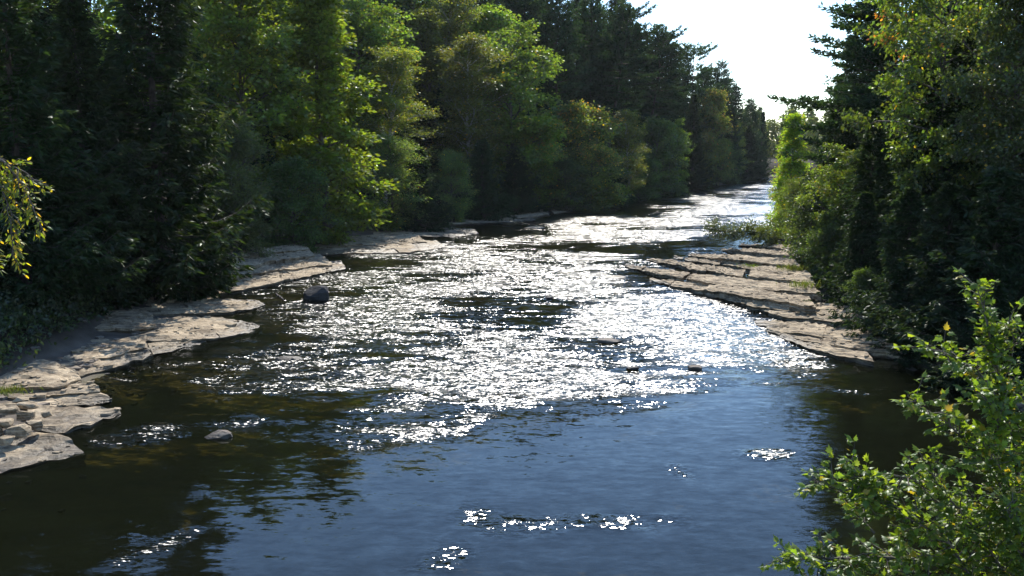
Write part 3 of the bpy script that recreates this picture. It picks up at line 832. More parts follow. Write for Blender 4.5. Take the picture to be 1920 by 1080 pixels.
def broadleaf(name, seed, Ht=12, R=3.2, t0=0.18, prof='round', leaf=(.16, .09), nlimb=26, nsub=7, ncl=3, per=16, spread=.34, col=(.06, .11, .022), alt=None, alt_p=0.0, bark=None, up=0.55, trunk_r=.16, lean=(0, 0), autumn=None, droop=0.25, gap=0.0):
    r = np.random.default_rng(seed)
    T = trunk_line(Ht, r, 0.03, lean)
    gt = Geo(); gb = Geo(); gl = Geo()
    gt.tube(T, np.linspace(trunk_r, trunk_r * 0.12, len(T)) * (1 + 0.5 * np.exp(-np.linspace(0, 1, len(T)) * 14)), 8)
    cc = []; cax = []; hh = []
    for i in range(nlimb):
        t = t0 + (0.97 - t0) * ((i + r.uniform(0, .8)) / nlimb)
        q = (t - t0) / (1 - t0)
        if prof == 'round': w = math.sqrt(max(0.03, 1 - (2 * q - 0.85) ** 2 / 1.35))
        elif prof == 'cone': w = (1 - q) ** 0.75 + 0.08
        elif prof == 'column': w = 0.55 * (1 - q ** 3) + 0.30 * math.sin(q * 9 + seed) ** 2 * (1 - q) + .1
        elif prof == 'vase': w = 0.35 + 0.75 * math.sin(min(1, q * 1.15) * math.pi * 0.8)
        else: w = (1 - q ** 2) ** 0.5 + 0.06
        if r.random() < gap: continue
        ln = R * w * r.uniform(.5, 1.2)
        az = i * 2.39996 + r.uniform(-.5, .5)
        el = up * r.uniform(.5, 1.3) + 0.5 * q
        p0 = at_line(T, t)
        n = 7
        s = np.linspace(0, 1, n)
        d = np.array([math.cos(az) * math.cos(el), math.sin(az) * math.cos(el), math.sin(el)])
        line = p0[None] + d[None] * (s * ln)[:, None]
        line[:, 2] -= droop * ln * s ** 2.2
        line += np.cumsum(r.normal(0, 0.035 * ln, (n, 3)), 0) * s[:, None]
        rad = trunk_r * 0.42 * (1 - 0.6 * t) * (1 - 0.85 * s) + 0.008
        gb.tube(line, rad, 4)
        for j in range(nsub):
            sj = r.uniform(.62, 1.0) if r.random() < .72 else r.uniform(.25, .7)
            pj = at_line(line, sj)
            lj = ln * r.uniform(.12, .34) * (1.15 - 0.6 * sj) + 0.12
            dj = unit(d + r.normal(0, .65, 3) + np.array([0, 0, .15]))
            e = pj + dj * lj
            gb.tube(np.array([pj, (pj + e) / 2 + r.normal(0, .04, 3), e]), np.array([.018, .012, .005]), 3)
            for k in range(ncl):
                f = (k + 1) / ncl
                cc.append(pj + (e - pj) * f); cax.append(dj); hh.append(q)
    cc = np.array(cc); cax = np.array(cax); hh = np.array(hh)
    n = len(cc)
    cnt = r.poisson(per, n)
    ids = np.repeat(np.arange(n), cnt)
    tot = len(ids)
    sprd = spread * (0.8 + 0.4 * r.random((n, 1)))[ids]
    offs = r.normal(size=(tot, 3)) * sprd * np.array([1, 1, .5])
    cen = cc[ids] + offs
    axis = unit(offs + 0.25 * cax[ids] * spread * 3 + r.normal(size=(tot, 3)) * spread * 0.8 + np.array([0, 0, -0.15 * spread]))
    col_ = jitter_cols(col, tot, r, 0.28, alt, alt_p)
    cl_t = (r.uniform(.72, 1.25, n) * np.repeat(r.uniform(.75, 1.25, n // (nsub * ncl) + 1), nsub * ncl)[:n])[ids][:, None]
    col_ = col_ * cl_t
    if autumn is not None:
        acol, ah, ap = autumn
        k = (hh[ids] > ah) & ((r.random(n) < ap)[ids])
        col_[k] = jitter_cols(acol, k.sum(), r, .35)
    sc = r.uniform(.7, 1.3, tot)
    gl.add(*[leaf_quads(cen, axis, leaf[0] * sc, leaf[1] * sc, col_, r)[i] for i in (0,)], f4=np.arange(tot * 4).reshape(-1, 4), c=np.repeat(col_, 4, axis=0))
    return finish_proto(name, gt, gb, gl, bark or M_BARK, M_LEAF, Ht)

def finish_proto(name, gt, gb, gl, bark, leafm, Ht):
    return dict(name=name, H=Ht, trunk=gt.mesh(name + '_trunk', bark, True), branches=gb.mesh(name + '_branches', bark, True), crown=gl.mesh(name + '_crown', leafm))

def pine(name, seed, Ht=24, R=4.6, t0=0.22, col=(.022, .046, .026), lean=(0, 0), whorl=0.75, per=6, tuft=(.31, .09), sparse=0.0, flat=1.0, trunk_r=.26, power=.65, density=1.0, droop=.0):
    r = np.random.default_rng(seed)
    T = trunk_line(Ht, r, 0.008, lean, 14, .98)
    gt = Geo(); gb = Geo(); gl = Geo()
    gt.tube(T, np.linspace(trunk_r, trunk_r * .08, len(T)), 8)
    cc = []; ax = []
    z = t0 * Ht
    while z < Ht * 0.965:
        t = z / Ht; q = (t - t0) / (1 - t0)
        nb = r.integers(4, 7)
        a0 = r.uniform(0, 6.28)
        wl = r.uniform(.75, 1.15)
        for b in range(nb):
            if r.random() < sparse: continue
            az = a0 + b * 6.283 / nb + r.uniform(-.3, .3)
            ln = R * ((1 - q) ** power * (0.65 + 0.35 * min(1, q * 4)) + .07) * r.uniform(.7, 1.2) * wl
            el = -0.06 + 0.55 * q ** 1.5 + r.uniform(-.12, .14) - droop
            n = 7; s = np.linspace(0, 1, n)
            d = np.array([math.cos(az) * math.cos(el), math.sin(az) * math.cos(el), math.sin(el)])
            side = np.array([-math.sin(az), math.cos(az), 0])
            p0 = at_line(T, t)
            line = p0 + d * (s * ln)[:, None]
            line[:, 2] += ln * (0.16 * s ** 2.5 - 0.07 * s) * flat
            line += side * (np.cumsum(r.normal(0, .02 * ln, n)) * s)[:, None]
            gb.tube(line, (.055 * (1 - .6 * q) * (1 - .85 * s) + .008), 4)
            nt = max(4, int(ln / .17 * density))
            for k in range(nt):
                sk = 0.22 + 0.80 * (k + r.random()) / nt
                sk = min(sk, 1.0)
                pk = at_line(line, sk)
                lt = (0.36 * ln * (1.12 - sk) + .25) * r.uniform(.5, 1.25)
                sg = 1 if k % 2 else -1
                dk = unit(d * 0.75 + side * sg * 0.85 + np.array([0, 0, .25]) + r.normal(0, .16, 3))
                m = max(2, int(lt / .17))
                for w in range(m):
                    cc.append(pk + dk * lt * (w + .6) / m + r.normal(0, .04, 3)); ax.append(dk)
        z += whorl * r.uniform(.75, 1.25) * (1.0 - .35 * q)
    for w in range(14):
        cc.append(at_line(T, .92 + .0055 * w)); ax.append(np.array([r.normal(0, .5), r.normal(0, .5), .8]))
    cc = np.array(cc); ax = unit(np.array(ax))
    n = len(cc); ids = np.repeat(np.arange(n), per); tot = len(ids)
    axis = unit(ax[ids] * 0.9 + r.normal(0, .62, (tot, 3)) + np.array([0, 0, .28]))
    col_ = jitter_cols(col, tot, r, .3) * r.uniform(.75, 1.25, n)[ids][:, None]
    sc = r.uniform(.75, 1.25, tot)
    v, f, c = leaf_quads(cc[ids] + r.normal(0, .035, (tot, 3)), axis, tuft[0] * sc, tuft[1] * sc, col_, r, 0.05)
    gl.add(v, f4=f, c=c)
    return finish_proto(name, gt, gb, gl, M_BARKD, M_NEEDLE, Ht)

def cedar(name, seed, Ht=16, R=2.6, t0=0.03, col=(.020, .036, .013), nb=190, nfan=9, per=7, leaf=(.34, .10), power=.7, droop=.35, trunk_r=.2, up=.05):
    """white cedar or spruce: dense pointed mass of drooping feathery sprays with an uneven outline"""
    r = np.random.default_rng(seed)
    T = trunk_line(Ht, r, .008, (0, 0), 12, .98)
    gt = Geo(); gb = Geo(); gl = Geo()
    gt.tube(T, np.linspace(trunk_r, .02, len(T)), 8)
    cc = []; ax = []; sd_ = []
    for i in range(nb):
        q = ((i + r.random()) / nb) ** 1.05
        t = t0 + (0.985 - t0) * q
        az = i * 2.39996 + r.uniform(-.4, .4)
        lump = 0.85 + 0.38 * math.sin(q * 13 + 2.5 * math.cos(az + seed)) * math.sin(az * 2 + seed + q * 7)
        ln = R * ((1 - q) ** power * (.72 + .28 * min(1, q * 6)) + .03) * lump * (r.uniform(.65, 1.15) if r.random() < .8 else r.uniform(1.15, 1.5))
        el = up + .55 * q
        n = 6; s = np.linspace(0, 1, n)
        d = np.array([math.cos(az) * math.cos(el), math.sin(az) * math.cos(el), math.sin(el)])
        side = np.array([-math.sin(az), math.cos(az), 0])
        line = at_line(T, t) + d * (s * ln)[:, None]
        line[:, 2] += ln * (-droop * s + (droop + .16) * s ** 3 * .8)
        gb.tube(line, .03 * (1 - .7 * q) * (1 - .8 * s) + .006, 3)
        nf = max(5, int(nfan * (ln / R + .25)))
        for k in range(nf):
            sk = .25 + .76 * (k + r.random()) / nf
            pk = at_line(line, min(sk, .999))
            lt = (ln * .20 + .22) * (1.25 - .6 * sk) * r.uniform(.6, 1.3)
            dk = unit(d * .8 + side * r.uniform(-1.1, 1.1) + np.array([0, 0, -.30]) + r.normal(0, .22, 3))
            up_ = unit(r.normal(0, .5, 3) + np.array([0, 0, .6]) + d * .3)
            sv = unit(np.cross(dk, up_))
            m = max(2, int(lt / .17))
            for w in range(m):
                cc.append(pk + dk * lt * (w + .2) / m); ax.append(dk); sd_.append(sv)
    for w in range(8):
        cc.append(at_line(T, .93 + .008 * w)); ax.append(np.array([r.normal(0, .3), r.normal(0, .3), 1.])); sd_.append(np.array([1., 0, 0]))
    cc = np.array(cc); ax = unit(np.array(ax)); sd_ = np.array(sd_)
    n = len(cc); ids = np.repeat(np.arange(n), per); tot = len(ids)
    axis = unit(ax[ids] * .9 + sd_[ids] * r.uniform(-1, 1, (tot, 1)) + r.normal(0, .22, (tot, 3)) + np.array([0, 0, -.10]))
    col_ = jitter_cols(col, tot, r, .32) * r.uniform(.7, 1.3, n)[ids][:, None]
    sc = r.uniform(.6, 1.3, tot)
    v, f, c = leaf_quads(cc[ids] + r.normal(0, .04, (tot, 3)), axis, leaf[0] * sc, leaf[1] * sc, col_, r, .12)
    gl.add(v, f4=f, c=c)
    return finish_proto(name, gt, gb, gl, M_BARKD, M_NEEDLE, Ht)

GREEN = (.088, .130, .024); OLIVE = (.10, .125, .030); GREYG = (.075, .10, .045); LIME = (.135, .19, .022)
YEL = (.38, .27, .03); ORG = (.36, .15, .03)
PROTO = {
 'maple_a': broadleaf('maple', 1, 14, 3.9, .06, 'round', (.23, .17), 62, 8, 3, 15, 0.3, GREEN, YEL, .006),
 'maple_b': broadleaf('maple', 2, 13, 3.5, .04, 'vase', (.21, .16), 58, 8, 3, 15, 0.29, (.078, .118, .023), YEL, .01, up=.4),
 'ash_a': broadleaf('ash', 3, 15, 2.9, .03, 'column', (.22, .14), 72, 8, 3, 14, 0.27, (.095, .145, .020), up=.45, droop=.4),
 'ash_b': broadleaf('ash', 4, 13, 2.4, .03, 'cone', (.20, .12), 60, 8, 3, 13, 0.27, LIME, YEL, .03, up=.5),
 'birch_a': broadleaf('birch', 5, 15, 3.2, .16, 'round', (.15, .11), 62, 8, 3, 18, 0.31, OLIVE, YEL, .02, M_BIRCH, up=.75, trunk_r=.14, lean=(.06, 0)),
 'birch_b': broadleaf('birch', 6, 14, 3.3, .12, 'round', (.15, .10), 62, 8, 3, 18, 0.3, (.09, .115, .032), YEL, .02, M_BIRCH, up=.8, trunk_r=.13),
 'willow_a': broadleaf('willow', 7, 8, 3.0, .04, 'round', (.19, .055), 46, 8, 3, 20, 0.28, GREYG, up=.7, droop=.55, trunk_r=.12),
 'willow_b': broadleaf('willow', 8, 7.5, 2.9, .04, 'vase', (.17, .06), 46, 8, 3, 20, 0.28, (.07, .10, .035), YEL, .01, up=.6, droop=.5, trunk_r=.11),
 'alder_a': broadleaf('alder', 9, 7, 3.0, .02, 'round', (.16, .12), 52, 8, 3, 16, 0.28, (.045, .078, .024), trunk_r=.1, up=.4, droop=.4),
 'autumn_a': broadleaf('maple', 10, 7, 2.9, .03, 'round', (.17, .12), 48, 8, 3, 16, 0.28, (.08, .11, .026), YEL, .03, trunk_r=.1, autumn=((.24, .15, .035), .66, .16), up=.4),
 'autumn_b': broadleaf('maple', 11, 9, 2.9, .03, 'round', (.17, .12), 50, 8, 3, 16, 0.29, (.085, .12, .028), ORG, .02, trunk_r=.1, autumn=((.17, .14, .04), .4, .2)),
 'poplar_a': broadleaf('poplar', 12, 18, 3.8, .14, 'dome', (.20, .16), 66, 8, 3, 15, 0.36, (.088, .115, .03), up=.7, trunk_r=.2),
 'sprays_a': broadleaf('maple', 13, 13, 4.2, .42, 'round', (.17, .13), 54, 8, 3, 13, 0.23, (.068, .105, .020), YEL, .008, up=.15, droop=.1, autumn=(ORG, .55, .03), gap=.10),
 'birch_c': broadleaf('birch', 15, 15, 3.6, .42, 'round', (.15, .11), 60, 9, 3, 18, .31, (.038, .056, .018), YEL, .006, M_BARK, up=.5, trunk_r=.15),
 'pine_a': pine('white_pine', 21, 24, 4.8, .14, whorl=.68),
 'pine_b': pine('white_pine', 22, 22, 4.4, .18, sparse=.08, whorl=.72),
 'pine_c': pine('white_pine', 23, 22, 4.6, .45, sparse=.2, lean=(.13, 0), whorl=.8, power=.4),
 'pine_d': pine('white_pine', 24, 20, 3.9, .25, sparse=.30, whorl=.95, power=.25, flat=1.6),
 'hemlock_a': pine('hemlock', 25, 18, 3.4, .05, (.020, .042, .020), whorl=.48, droop=.15, flat=.3, power=.85, tuft=(.25, .085)),
 'spruce_a': cedar('spruce', 31, 17, 3.0, .03, (.016, .034, .018), 250, 11, 6, (.28, .085), .95, .30, up=0),
 'spruce_b': cedar('spruce', 32, 15, 2.8, .03, (.020, .040, .020), 240, 11, 6, (.26, .085), .9, .25, up=.05),
 'cedar_a': cedar('white_cedar', 33, 17, 3.2, .02, (.017, .031, .012), 330, 12, 6, (.28, .09), .75, .45),
 'cedar_b': cedar('white_cedar', 34, 15, 3.0, .02, (.021, .037, .014), 320, 12, 6, (.27, .09), .8, .40),
 'cedar_c': cedar('white_cedar', 35, 9, 2.8, .02, (.019, .036, .016), 230, 12, 6, (.24, .085), .8, .35),
}
#print('TRIS', {k: sum(len(p[x].loops) - 2 * len(p[x].polygons) for x in ('trunk', 'branches', 'crown')) for k, p in PROTO.items()})

def place(key, u, Y, vtop, label, group=None, rot=None, wide=1.0, name=None, sink=0.15, x=None, cat='tree'):
    P = PROTO[key]
    X = A(u, HORIZON, Y)[0] if x is None else x
    g = float(terrain(X, Y))
    top = A(u, vtop, Y)[2]
    h = max(top - g, 2.0)
    s = h / P['H']
    root = empty((name or P['name']) + ('' if (name or P['name']).endswith(('tree', 'shrub')) else '_tree'), (X, Y, g - sink), random.uniform(0, 6.28) if rot is None else rot)
    sx = wide * s if s < 1.6 else wide * 1.6
    root.scale = (sx, sx, s)
    tag(root, label, cat, group)
    for part in ('trunk', 'branches', 'crown'):
        link(part, P[part], root)
    return root

GL, GR = 'trees on the left bank', 'trees on the right bank'
# left bank, front row
place('cedar_a', 30, 40, -190, 'dark feathery cedar at the left picture edge behind the yellowing branch', GL, wide=1.2)
place('cedar_b', 150, 45, -60, 'dark cedar between the left edge cedar and the blackest column', GL, wide=1.1)
place('cedar_a', 290, 50, -260, 'tall black green cedar column standing over the sunlit left slabs', GL, wide=1.25)
place('willow_a', 432, 64, 205, 'grey green willow shrub leaning over the shaded rock bank', GL, wide=1.0, cat='shrub')
place('maple_a', 455, 76, -60, 'broad bright green maple behind the grey green willow', GL, wide=1.2)
place('ash_a', 612, 78, -90, 'tall narrow bright green ash at the water, left of the birch', GL, wide=1.3)
place('alder_a', 545, 72, 300, 'dark alder shrub at the foot of the bright maple', GL, cat='shrub')
place('birch_a', 720, 96, 85, 'olive birch with a slanting pale trunk beside the narrow bright ash', GL, rot=.3, wide=1.3)
place('cedar_c', 785, 90, 270, 'small dark cedar overhanging the bank right of the birch', GL, wide=1.2)
place('poplar_a', 800, 116, 5, 'olive topped poplar rising behind the birch', GL, rot=1., wide=1.25)
place('birch_b', 880, 110, 70, 'grey green birch right of the olive poplar', GL, wide=1.4)
place('maple_b', 955, 116, 70, 'green maple left of the big dark pine', GL, wide=1.25)
place('cedar_c', 905, 103, 255, 'dark cedar at the waterside below the grey green birch', GL, wide=1.2)
place('willow_b', 850, 98, 290, 'low olive willow in front of the waterside cedar', GL, cat='shrub')
place('cedar_c', 965, 110, 270, 'small cedar in shade left of the rounded lime shrub', GL, wide=1.3)
place('autumn_b', 1012, 116, 226, 'rounded lime green shrub left of the orange tipped one', GL, wide=1.25, cat='shrub')
place('autumn_a', 1095, 124, 203, 'orange tipped shrub on the left bank below the leaning pine', GL, wide=1.3, cat='shrub')
place('autumn_a', 1108, 119, 275, 'low shrub with an orange crown right at the water', GL, wide=1.1, rot=2.2, cat='shrub')
place('birch_b', 1178, 132, 208, 'pale olive birch right of the orange tipped shrub', GL, wide=1.2)
place('cedar_c', 1148, 124, 290, 'small rounded cedar in shade beside the pale olive birch', GL, wide=1.3)
place('alder_a', 1230, 146, 225, 'green alder at the water between birch and far cedars', GL, wide=1.1, cat='shrub')
place('maple_b', 1262, 156, 232, 'small maple reaching a yellow spray over the water, left bank', GL, wide=.9)
place('autumn_b', 1338, 182, 172, 'tall autumn tinted maple among the far dark trees', GL, wide=.9)
place('cedar_b', 1300, 166, 170, 'dark cedar left of the autumn tinted maple', GL, wide=1.0)
place('spruce_b', 1372, 192, 196, 'dark spruce right of the autumn tinted maple', GL, wide=1.0)
place('cedar_c', 1402, 203, 232, 'last dark cedar at the far bend, left bank', GL, wide=1.2)
place('birch_a', 1385, 200, 225, 'last olive birch before the bend, left bank', GL)
place('maple_b', 675, 104, -20, 'green maple between the narrow ash and the birch, further back', GL, wide=1.2)
place('birch_b', 838, 122, -15, 'tall yellowish birch behind the olive poplar', GL, wide=1.2)
place('poplar_a', 745, 112, 40, 'round olive poplar just behind the birch crown', GL, wide=1.1, rot=2.5)
place('maple_a', 915, 126, 15, 'rounded maple behind the grey green birch', GL, wide=1.1)
place('willow_b', 735, 88, 265, 'olive willow at the water under the birch', GL, wide=1.1, cat='shrub')
place('alder_a', 1060, 116, 300, 'dark alder shrub at the water between lime and orange shrubs', GL, wide=1.2, cat='shrub')
place('alder_a', 1200, 138, 290, 'dark alder shrub at the water below the pale olive birch', GL, wide=1.2, cat='shrub')
place('alder_a', 1355, 190, 262, 'dark alder shrub at the far water, left bank', GL, wide=1.3, cat='shrub')
# pines and hemlocks on the left slope
place('pine_a', 1040, 134, -70, 'big dark layered pine, first pine from the left', GL)
place('pine_a', 985, 140, -110, 'tall dark pine behind the green maple', GL, rot=2.)
place('pine_b', 1105, 146, -30, 'dark pine left of the leaning one', GL)
place('pine_c', 1130, 140, -5, 'slender pine with a bare leaning trunk against dark trees', GL, rot=.1)
place('pine_c', 1203, 158, 42, 'second leaning pine, half hidden behind the first', GL, rot=-.1)
place('hemlock_a', 1150, 152, 60, 'soft green hemlock under the leaning pine', GL, wide=1.2)
place('pine_b', 1245, 172, 52, 'dense ridge pine left of the ragged flat topped one', GL, wide=1.0)
place('pine_d', 1296, 184, 76, 'ragged flat topped pine standing above the skyline', GL, rot=.5)
place('pine_a', 1348, 196, 104, 'broad skyline pine right of the ragged one', GL, wide=.9)
place('pine_a', 1166, 168, 2, 'pointed pine at the top of the left skyline', GL, wide=1.2, rot=3.)
place('hemlock_a', 1192, 172, 34, 'full hemlock just below the pointed skyline pine', GL, wide=1.4)
place('hemlock_a', 1222, 176, 56, 'hemlock between the full one and the dense ridge pine', GL, wide=1.4)
place('hemlock_a', 1270, 186, 84, 'hemlock left of the ragged flat topped pine', GL, wide=1.4)
place('hemlock_a', 1330, 198, 112, 'hemlock filling the skyline behind the broad pine', GL, wide=1.5)
place('hemlock_a', 1362, 204, 134, 'hemlock on the skyline right of the broad pine', GL, wide=1.4)
place('hemlock_a', 1118, 160, -10, 'dark hemlock left of the pointed skyline pine', GL, wide=1.4)
place('pine_b', 1318, 190, 118, 'short skyline pine between the ragged and the broad one', GL)
place('hemlock_a', 1378, 204, 150, 'dark hemlock on the falling skyline right of the broad pine', GL, wide=1.1)
place('pine_a', 1405, 212, 178, 'last skyline pine with side plumes, left bank', GL, wide=1.1)
place('spruce_a', 1428, 218, 205, 'small spruce ending the left skyline at the bend', GL, wide=1.1)
# right bank
place('cedar_b', 1800, 43, 40, 'big black green cedar right of the ledge, behind the foreground maple', GR, wide=1.25)
place('cedar_a', 1925, 40, 20, 'black green cedar cut by the right picture edge', GR, wide=1.2)
place('cedar_b', 1690, 48, 130, 'dark cedar hanging over the shaded end of the right ledge', GR, wide=1.2)
place('sprays_a', 1765, 43, -30, 'maple with sunlit lime sprays and an orange patch, right bank', GR, wide=.85)
place('birch_c', 1885, 38, -60, 'olive leaved birch at the upper right corner', GR, wide=.95)
place('pine_a', 1672, 66, -330, 'huge white pine with long plumes against the sky, right bank', GR, wide=1.3, rot=.4)
place('maple_b', 1590, 55, 285, 'green young maple over the right ledge', GR, wide=1.15)
place('alder_a', 1545, 60, 330, 'alder shrub at the back edge of the right ledge', GR, wide=1.1, cat='shrub')
place('ash_b', 1490, 82, 200, 'lime yellow young ash nearest the far water, right bank', GR, wide=1.0)
place('spruce_b', 1565, 74, 185, 'dark spruce between the lime ash and the green young maple', GR, wide=1.2)
place('willow_b', 1500, 70, 340, 'willow shrub overhanging the top of the right ledge', GR, cat='shrub', wide=.9)
place('cedar_a', 1760, 60, -120, 'tall dark cedar behind the maple with lime sprays', GR, wide=1.2)
place('cedar_b', 1640, 50, 190, 'dark cedar in deep shade behind the middle of the right ledge', GR, wide=1.2)
place('cedar_a', 1740, 44, 120, 'black green cedar shading the near end of the right ledge', GR, wide=1.1)
place('ash_b', 1478, 100, 235, 'second lime ash behind the nearest one, right bank', GR, wide=.9)

place('cedar_c', 1790, 37, 330, 'low black cedar just behind the top of the foreground maple', GR, wide=1.25)
place('cedar_c', 1880, 35, 300, 'low feathery cedar at the right edge above the foreground maple', GR, wide=1.3)
place('cedar_c', 1715, 40, 340, 'low black cedar over the near tip of the right ledge', GR, wide=1.2)
place('cedar_c', 1630, 46, 350, 'low dark cedar behind the middle of the right ledge', GR, wide=1.1)
place('cedar_b', 1590, 60, 200, 'dark cedar between the lime ash and the huge pine', GR, wide=1.1)
place('alder_a', 1560, 54, 400, 'dark alder shrub drooping onto the right ledge', GR, wide=.8, cat='shrub')
place('alder_a', 1640, 43, 500, 'low alder shrub in shade beside the near right ledge', GR, wide=.9, cat='shrub')
place('cedar_c', 1890, 32, 520, 'low black cedar at the waterline behind the foreground maple', GR, wide=1.5)
place('cedar_c', 1765, 36, 540, 'lowest black cedar at the waterline beyond the right ledge tip', GR, wide=1.4)
# back rows: seen in the gaps, over the front row and in the river's reflection
ORD = ['first', 'second', 'third', 'fourth', 'fifth', 'sixth', 'seventh', 'eighth', 'ninth', 'tenth', 'eleventh', 'twelfth', 'thirteenth', 'fourteenth', 'fifteenth', 'sixteenth', 'seventeenth', 'eighteenth', 'nineteenth', 'twentieth']
def row(us, Ys, keys, fmt, hts, grp):
    for k, (u, Y) in enumerate(zip(us, Ys)):
        key = keys[k % len(keys)]
        X = A(u, HORIZON, Y)[0]
        g = float(terrain(X, Y))
        h = hts * random.uniform(.88, 1.14)
        vt = HORIZON - (g + h - H_CAM) * F_PX / Y
        if u > 1150 and grp != 'second row of trees on the right bank':
            vt = max(vt, 15 + float(np.interp(u, [1150, 1200, 1240, 1300, 1350, 1380, 1425], [5, 48, 62, 90, 118, 160, 205])))
        elif 'top' in grp:
            vt = min(max(vt, -90), -25 - random.uniform(0, 40))
        place(key, u, Y, vt, fmt.format(o=ORD[k], k={'spruce_a': 'spruce', 'spruce_b': 'spruce', 'maple_a': 'maple', 'maple_b': 'maple', 'poplar_a': 'poplar', 'pine_a': 'pine', 'pine_b': 'pine', 'cedar_a': 'cedar', 'cedar_b': 'cedar', 'hemlock_a': 'hemlock', 'birch_b': 'birch', 'ash_a': 'ash'}[key]), grp, wide=random.uniform(1.0, 1.25))
us = [-160, -60, 60, 180, 330, 400, 520, 600, 690, 760, 850, 930, 1010, 1080]
Ys = [48, 55, 58, 62, 70, 82, 90, 96, 108, 118, 126, 136, 146, 152]
row(us, Ys, ['cedar_a', 'spruce_a', 'cedar_b', 'maple_a', 'cedar_a', 'maple_b', 'poplar_a', 'spruce_a', 'maple_a', 'spruce_b', 'maple_b', 'hemlock_a', 'spruce_a', 'hemlock_a'],
    'dim {k} deep in the left wood, {o} from the left in the second row', 17, 'second row of trees on the left slope')
us = [-120, 20, 140, 260, 380, 480, 580, 670, 760, 840, 920, 1000, 1080, 1150, 1210, 1270]
Ys = [64, 70, 75, 82, 92, 102, 110, 120, 130, 140, 150, 158, 166, 176, 188, 200]
row(us, Ys, ['pine_a', 'maple_a', 'pine_b', 'spruce_a', 'maple_b', 'pine_a', 'poplar_a', 'pine_b', 'maple_a', 'poplar_a', 'pine_a', 'pine_b', 'pine_a', 'spruce_a', 'pine_b', 'pine_a'],
    '{k} high on the left slope, {o} from the left in the topmost row', 21, 'topmost row of trees on the left slope')
us = [440, 540, 630, 710, 780, 840, 900, 955, 1020, 1085]
Ys = [92, 100, 108, 116, 126, 132, 138, 146, 154, 160]
row(us, Ys, ['hemlock_a', 'maple_a', 'poplar_a', 'hemlock_a', 'maple_b', 'poplar_a', 'hemlock_a', 'maple_a', 'hemlock_a', 'spruce_a'],
    'tall {k} on the left hill closing the top, {o} from the left', 26, 'top closing trees on the left hill')
us = [-20, 110, 220, 320, 500, 560, 660, 740, 830, 900, 970, 1060, 1120, 1190, 1225, 1265, 1310, 1350, 1390]
Ys = [46, 52, 57, 64, 78, 86, 98, 106, 114, 122, 130, 138, 146, 152, 160, 170, 182, 194, 206]
row(us, Ys, ['spruce_b', 'cedar_b', 'cedar_a', 'cedar_b', 'spruce_a', 'cedar_b', 'maple_b', 'spruce_b', 'cedar_b', 'spruce_a', 'cedar_a', 'hemlock_a', 'spruce_b', 'hemlock_a', 'spruce_a', 'hemlock_a', 'birch_b', 'hemlock_a', 'spruce_b'],
    'dark {k} filling the gaps behind the left front row, {o} from the left', 12, 'filling trees behind the left front row')
us = [2060, 1990, 1850, 1790, 1710, 1640, 1590, 1570, 2150]
Ys = [40, 48, 56, 70, 78, 84, 92, 118, 34]
row(us, Ys, ['cedar_a', 'cedar_b', 'pine_b', 'pine_a', 'spruce_a', 'cedar_b', 'spruce_b', 'spruce_b', 'cedar_b'],
    'dim {k} deep in the right wood, {o} in the row behind the bank', 16, 'second row of trees on the right bank')

# far wood at the bend: one dark mass
def far_wood():
    r = np.random.default_rng(77)
    V = []; C = []
    for k in range(150):
        x = r.uniform(30, 150); Y = 244 + r.uniform(0, 60) + 0.1 * x
        h = r.uniform(9, 14.5); R = r.uniform(2.4, 3.6)
        g = float(terrain(x, Y)); n = 800
        q = r.random(n)
        a = r.uniform(0, 6.28, n); rr = R * np.sqrt(r.random(n)) * (np.where(k % 3 == 0, (1 - q) ** .8 + .08, np.sqrt(np.clip(1 - (2 * q - .9) ** 2 / 1.4, .03, 1))))
        cen = np.stack([x + rr * np.cos(a), Y + rr * np.sin(a), g + q * h], 1)
        base = (.03, .055, .022) if k % 3 == 0 else (.06, .09, .028)
        v, f, c = leaf_quads(cen, unit(r.normal(size=(n, 3))), .75, .5, jitter_cols(base, n, r, .3), r)
        V.append(v); C.append(c)
    V = np.concatenate(V); C = np.concatenate(C)
    o = link('far_wood', mesh_np('far_wood', V, np.arange(len(V)).reshape(-1, 4), False, C, M_LEAF))
    tag(o, 'hazy green wood closing the river at the far bend', 'wood', kind='stuff')
far_wood()

# undergrowth along the foot of both woods
def undergrowth(side, label, n_cl, dmin, dmax, ymin, ymax, seed):
    r = np.random.default_rng(seed)
    V = []; C = []
    y = ymin * (ymax / ymin) ** r.random(n_cl)
    d = r.uniform(dmin, dmax, n_cl)
    x = XL(y) - d if side < 0 else XR(y) + d
    z = terrain(x, y)
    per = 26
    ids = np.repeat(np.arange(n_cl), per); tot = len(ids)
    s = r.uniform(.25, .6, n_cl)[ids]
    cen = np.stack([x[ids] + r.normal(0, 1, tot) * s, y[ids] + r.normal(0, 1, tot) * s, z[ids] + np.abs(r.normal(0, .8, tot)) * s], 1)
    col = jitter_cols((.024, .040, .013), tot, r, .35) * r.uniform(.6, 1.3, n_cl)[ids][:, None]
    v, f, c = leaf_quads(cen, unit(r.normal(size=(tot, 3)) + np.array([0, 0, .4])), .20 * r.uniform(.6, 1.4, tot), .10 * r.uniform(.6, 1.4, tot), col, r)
    o = link('undergrowth', mesh_np('undergrowth', v, f, False, c, M_LEAF))
    tag(o, label, 'undergrowth', kind='stuff')
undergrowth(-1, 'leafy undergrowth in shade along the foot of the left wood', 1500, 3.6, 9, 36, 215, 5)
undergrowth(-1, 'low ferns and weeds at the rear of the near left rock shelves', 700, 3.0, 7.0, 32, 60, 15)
undergrowth(1, 'leafy undergrowth in shade along the foot of the right wood', 900, 2.6, 8, 30, 130, 6)

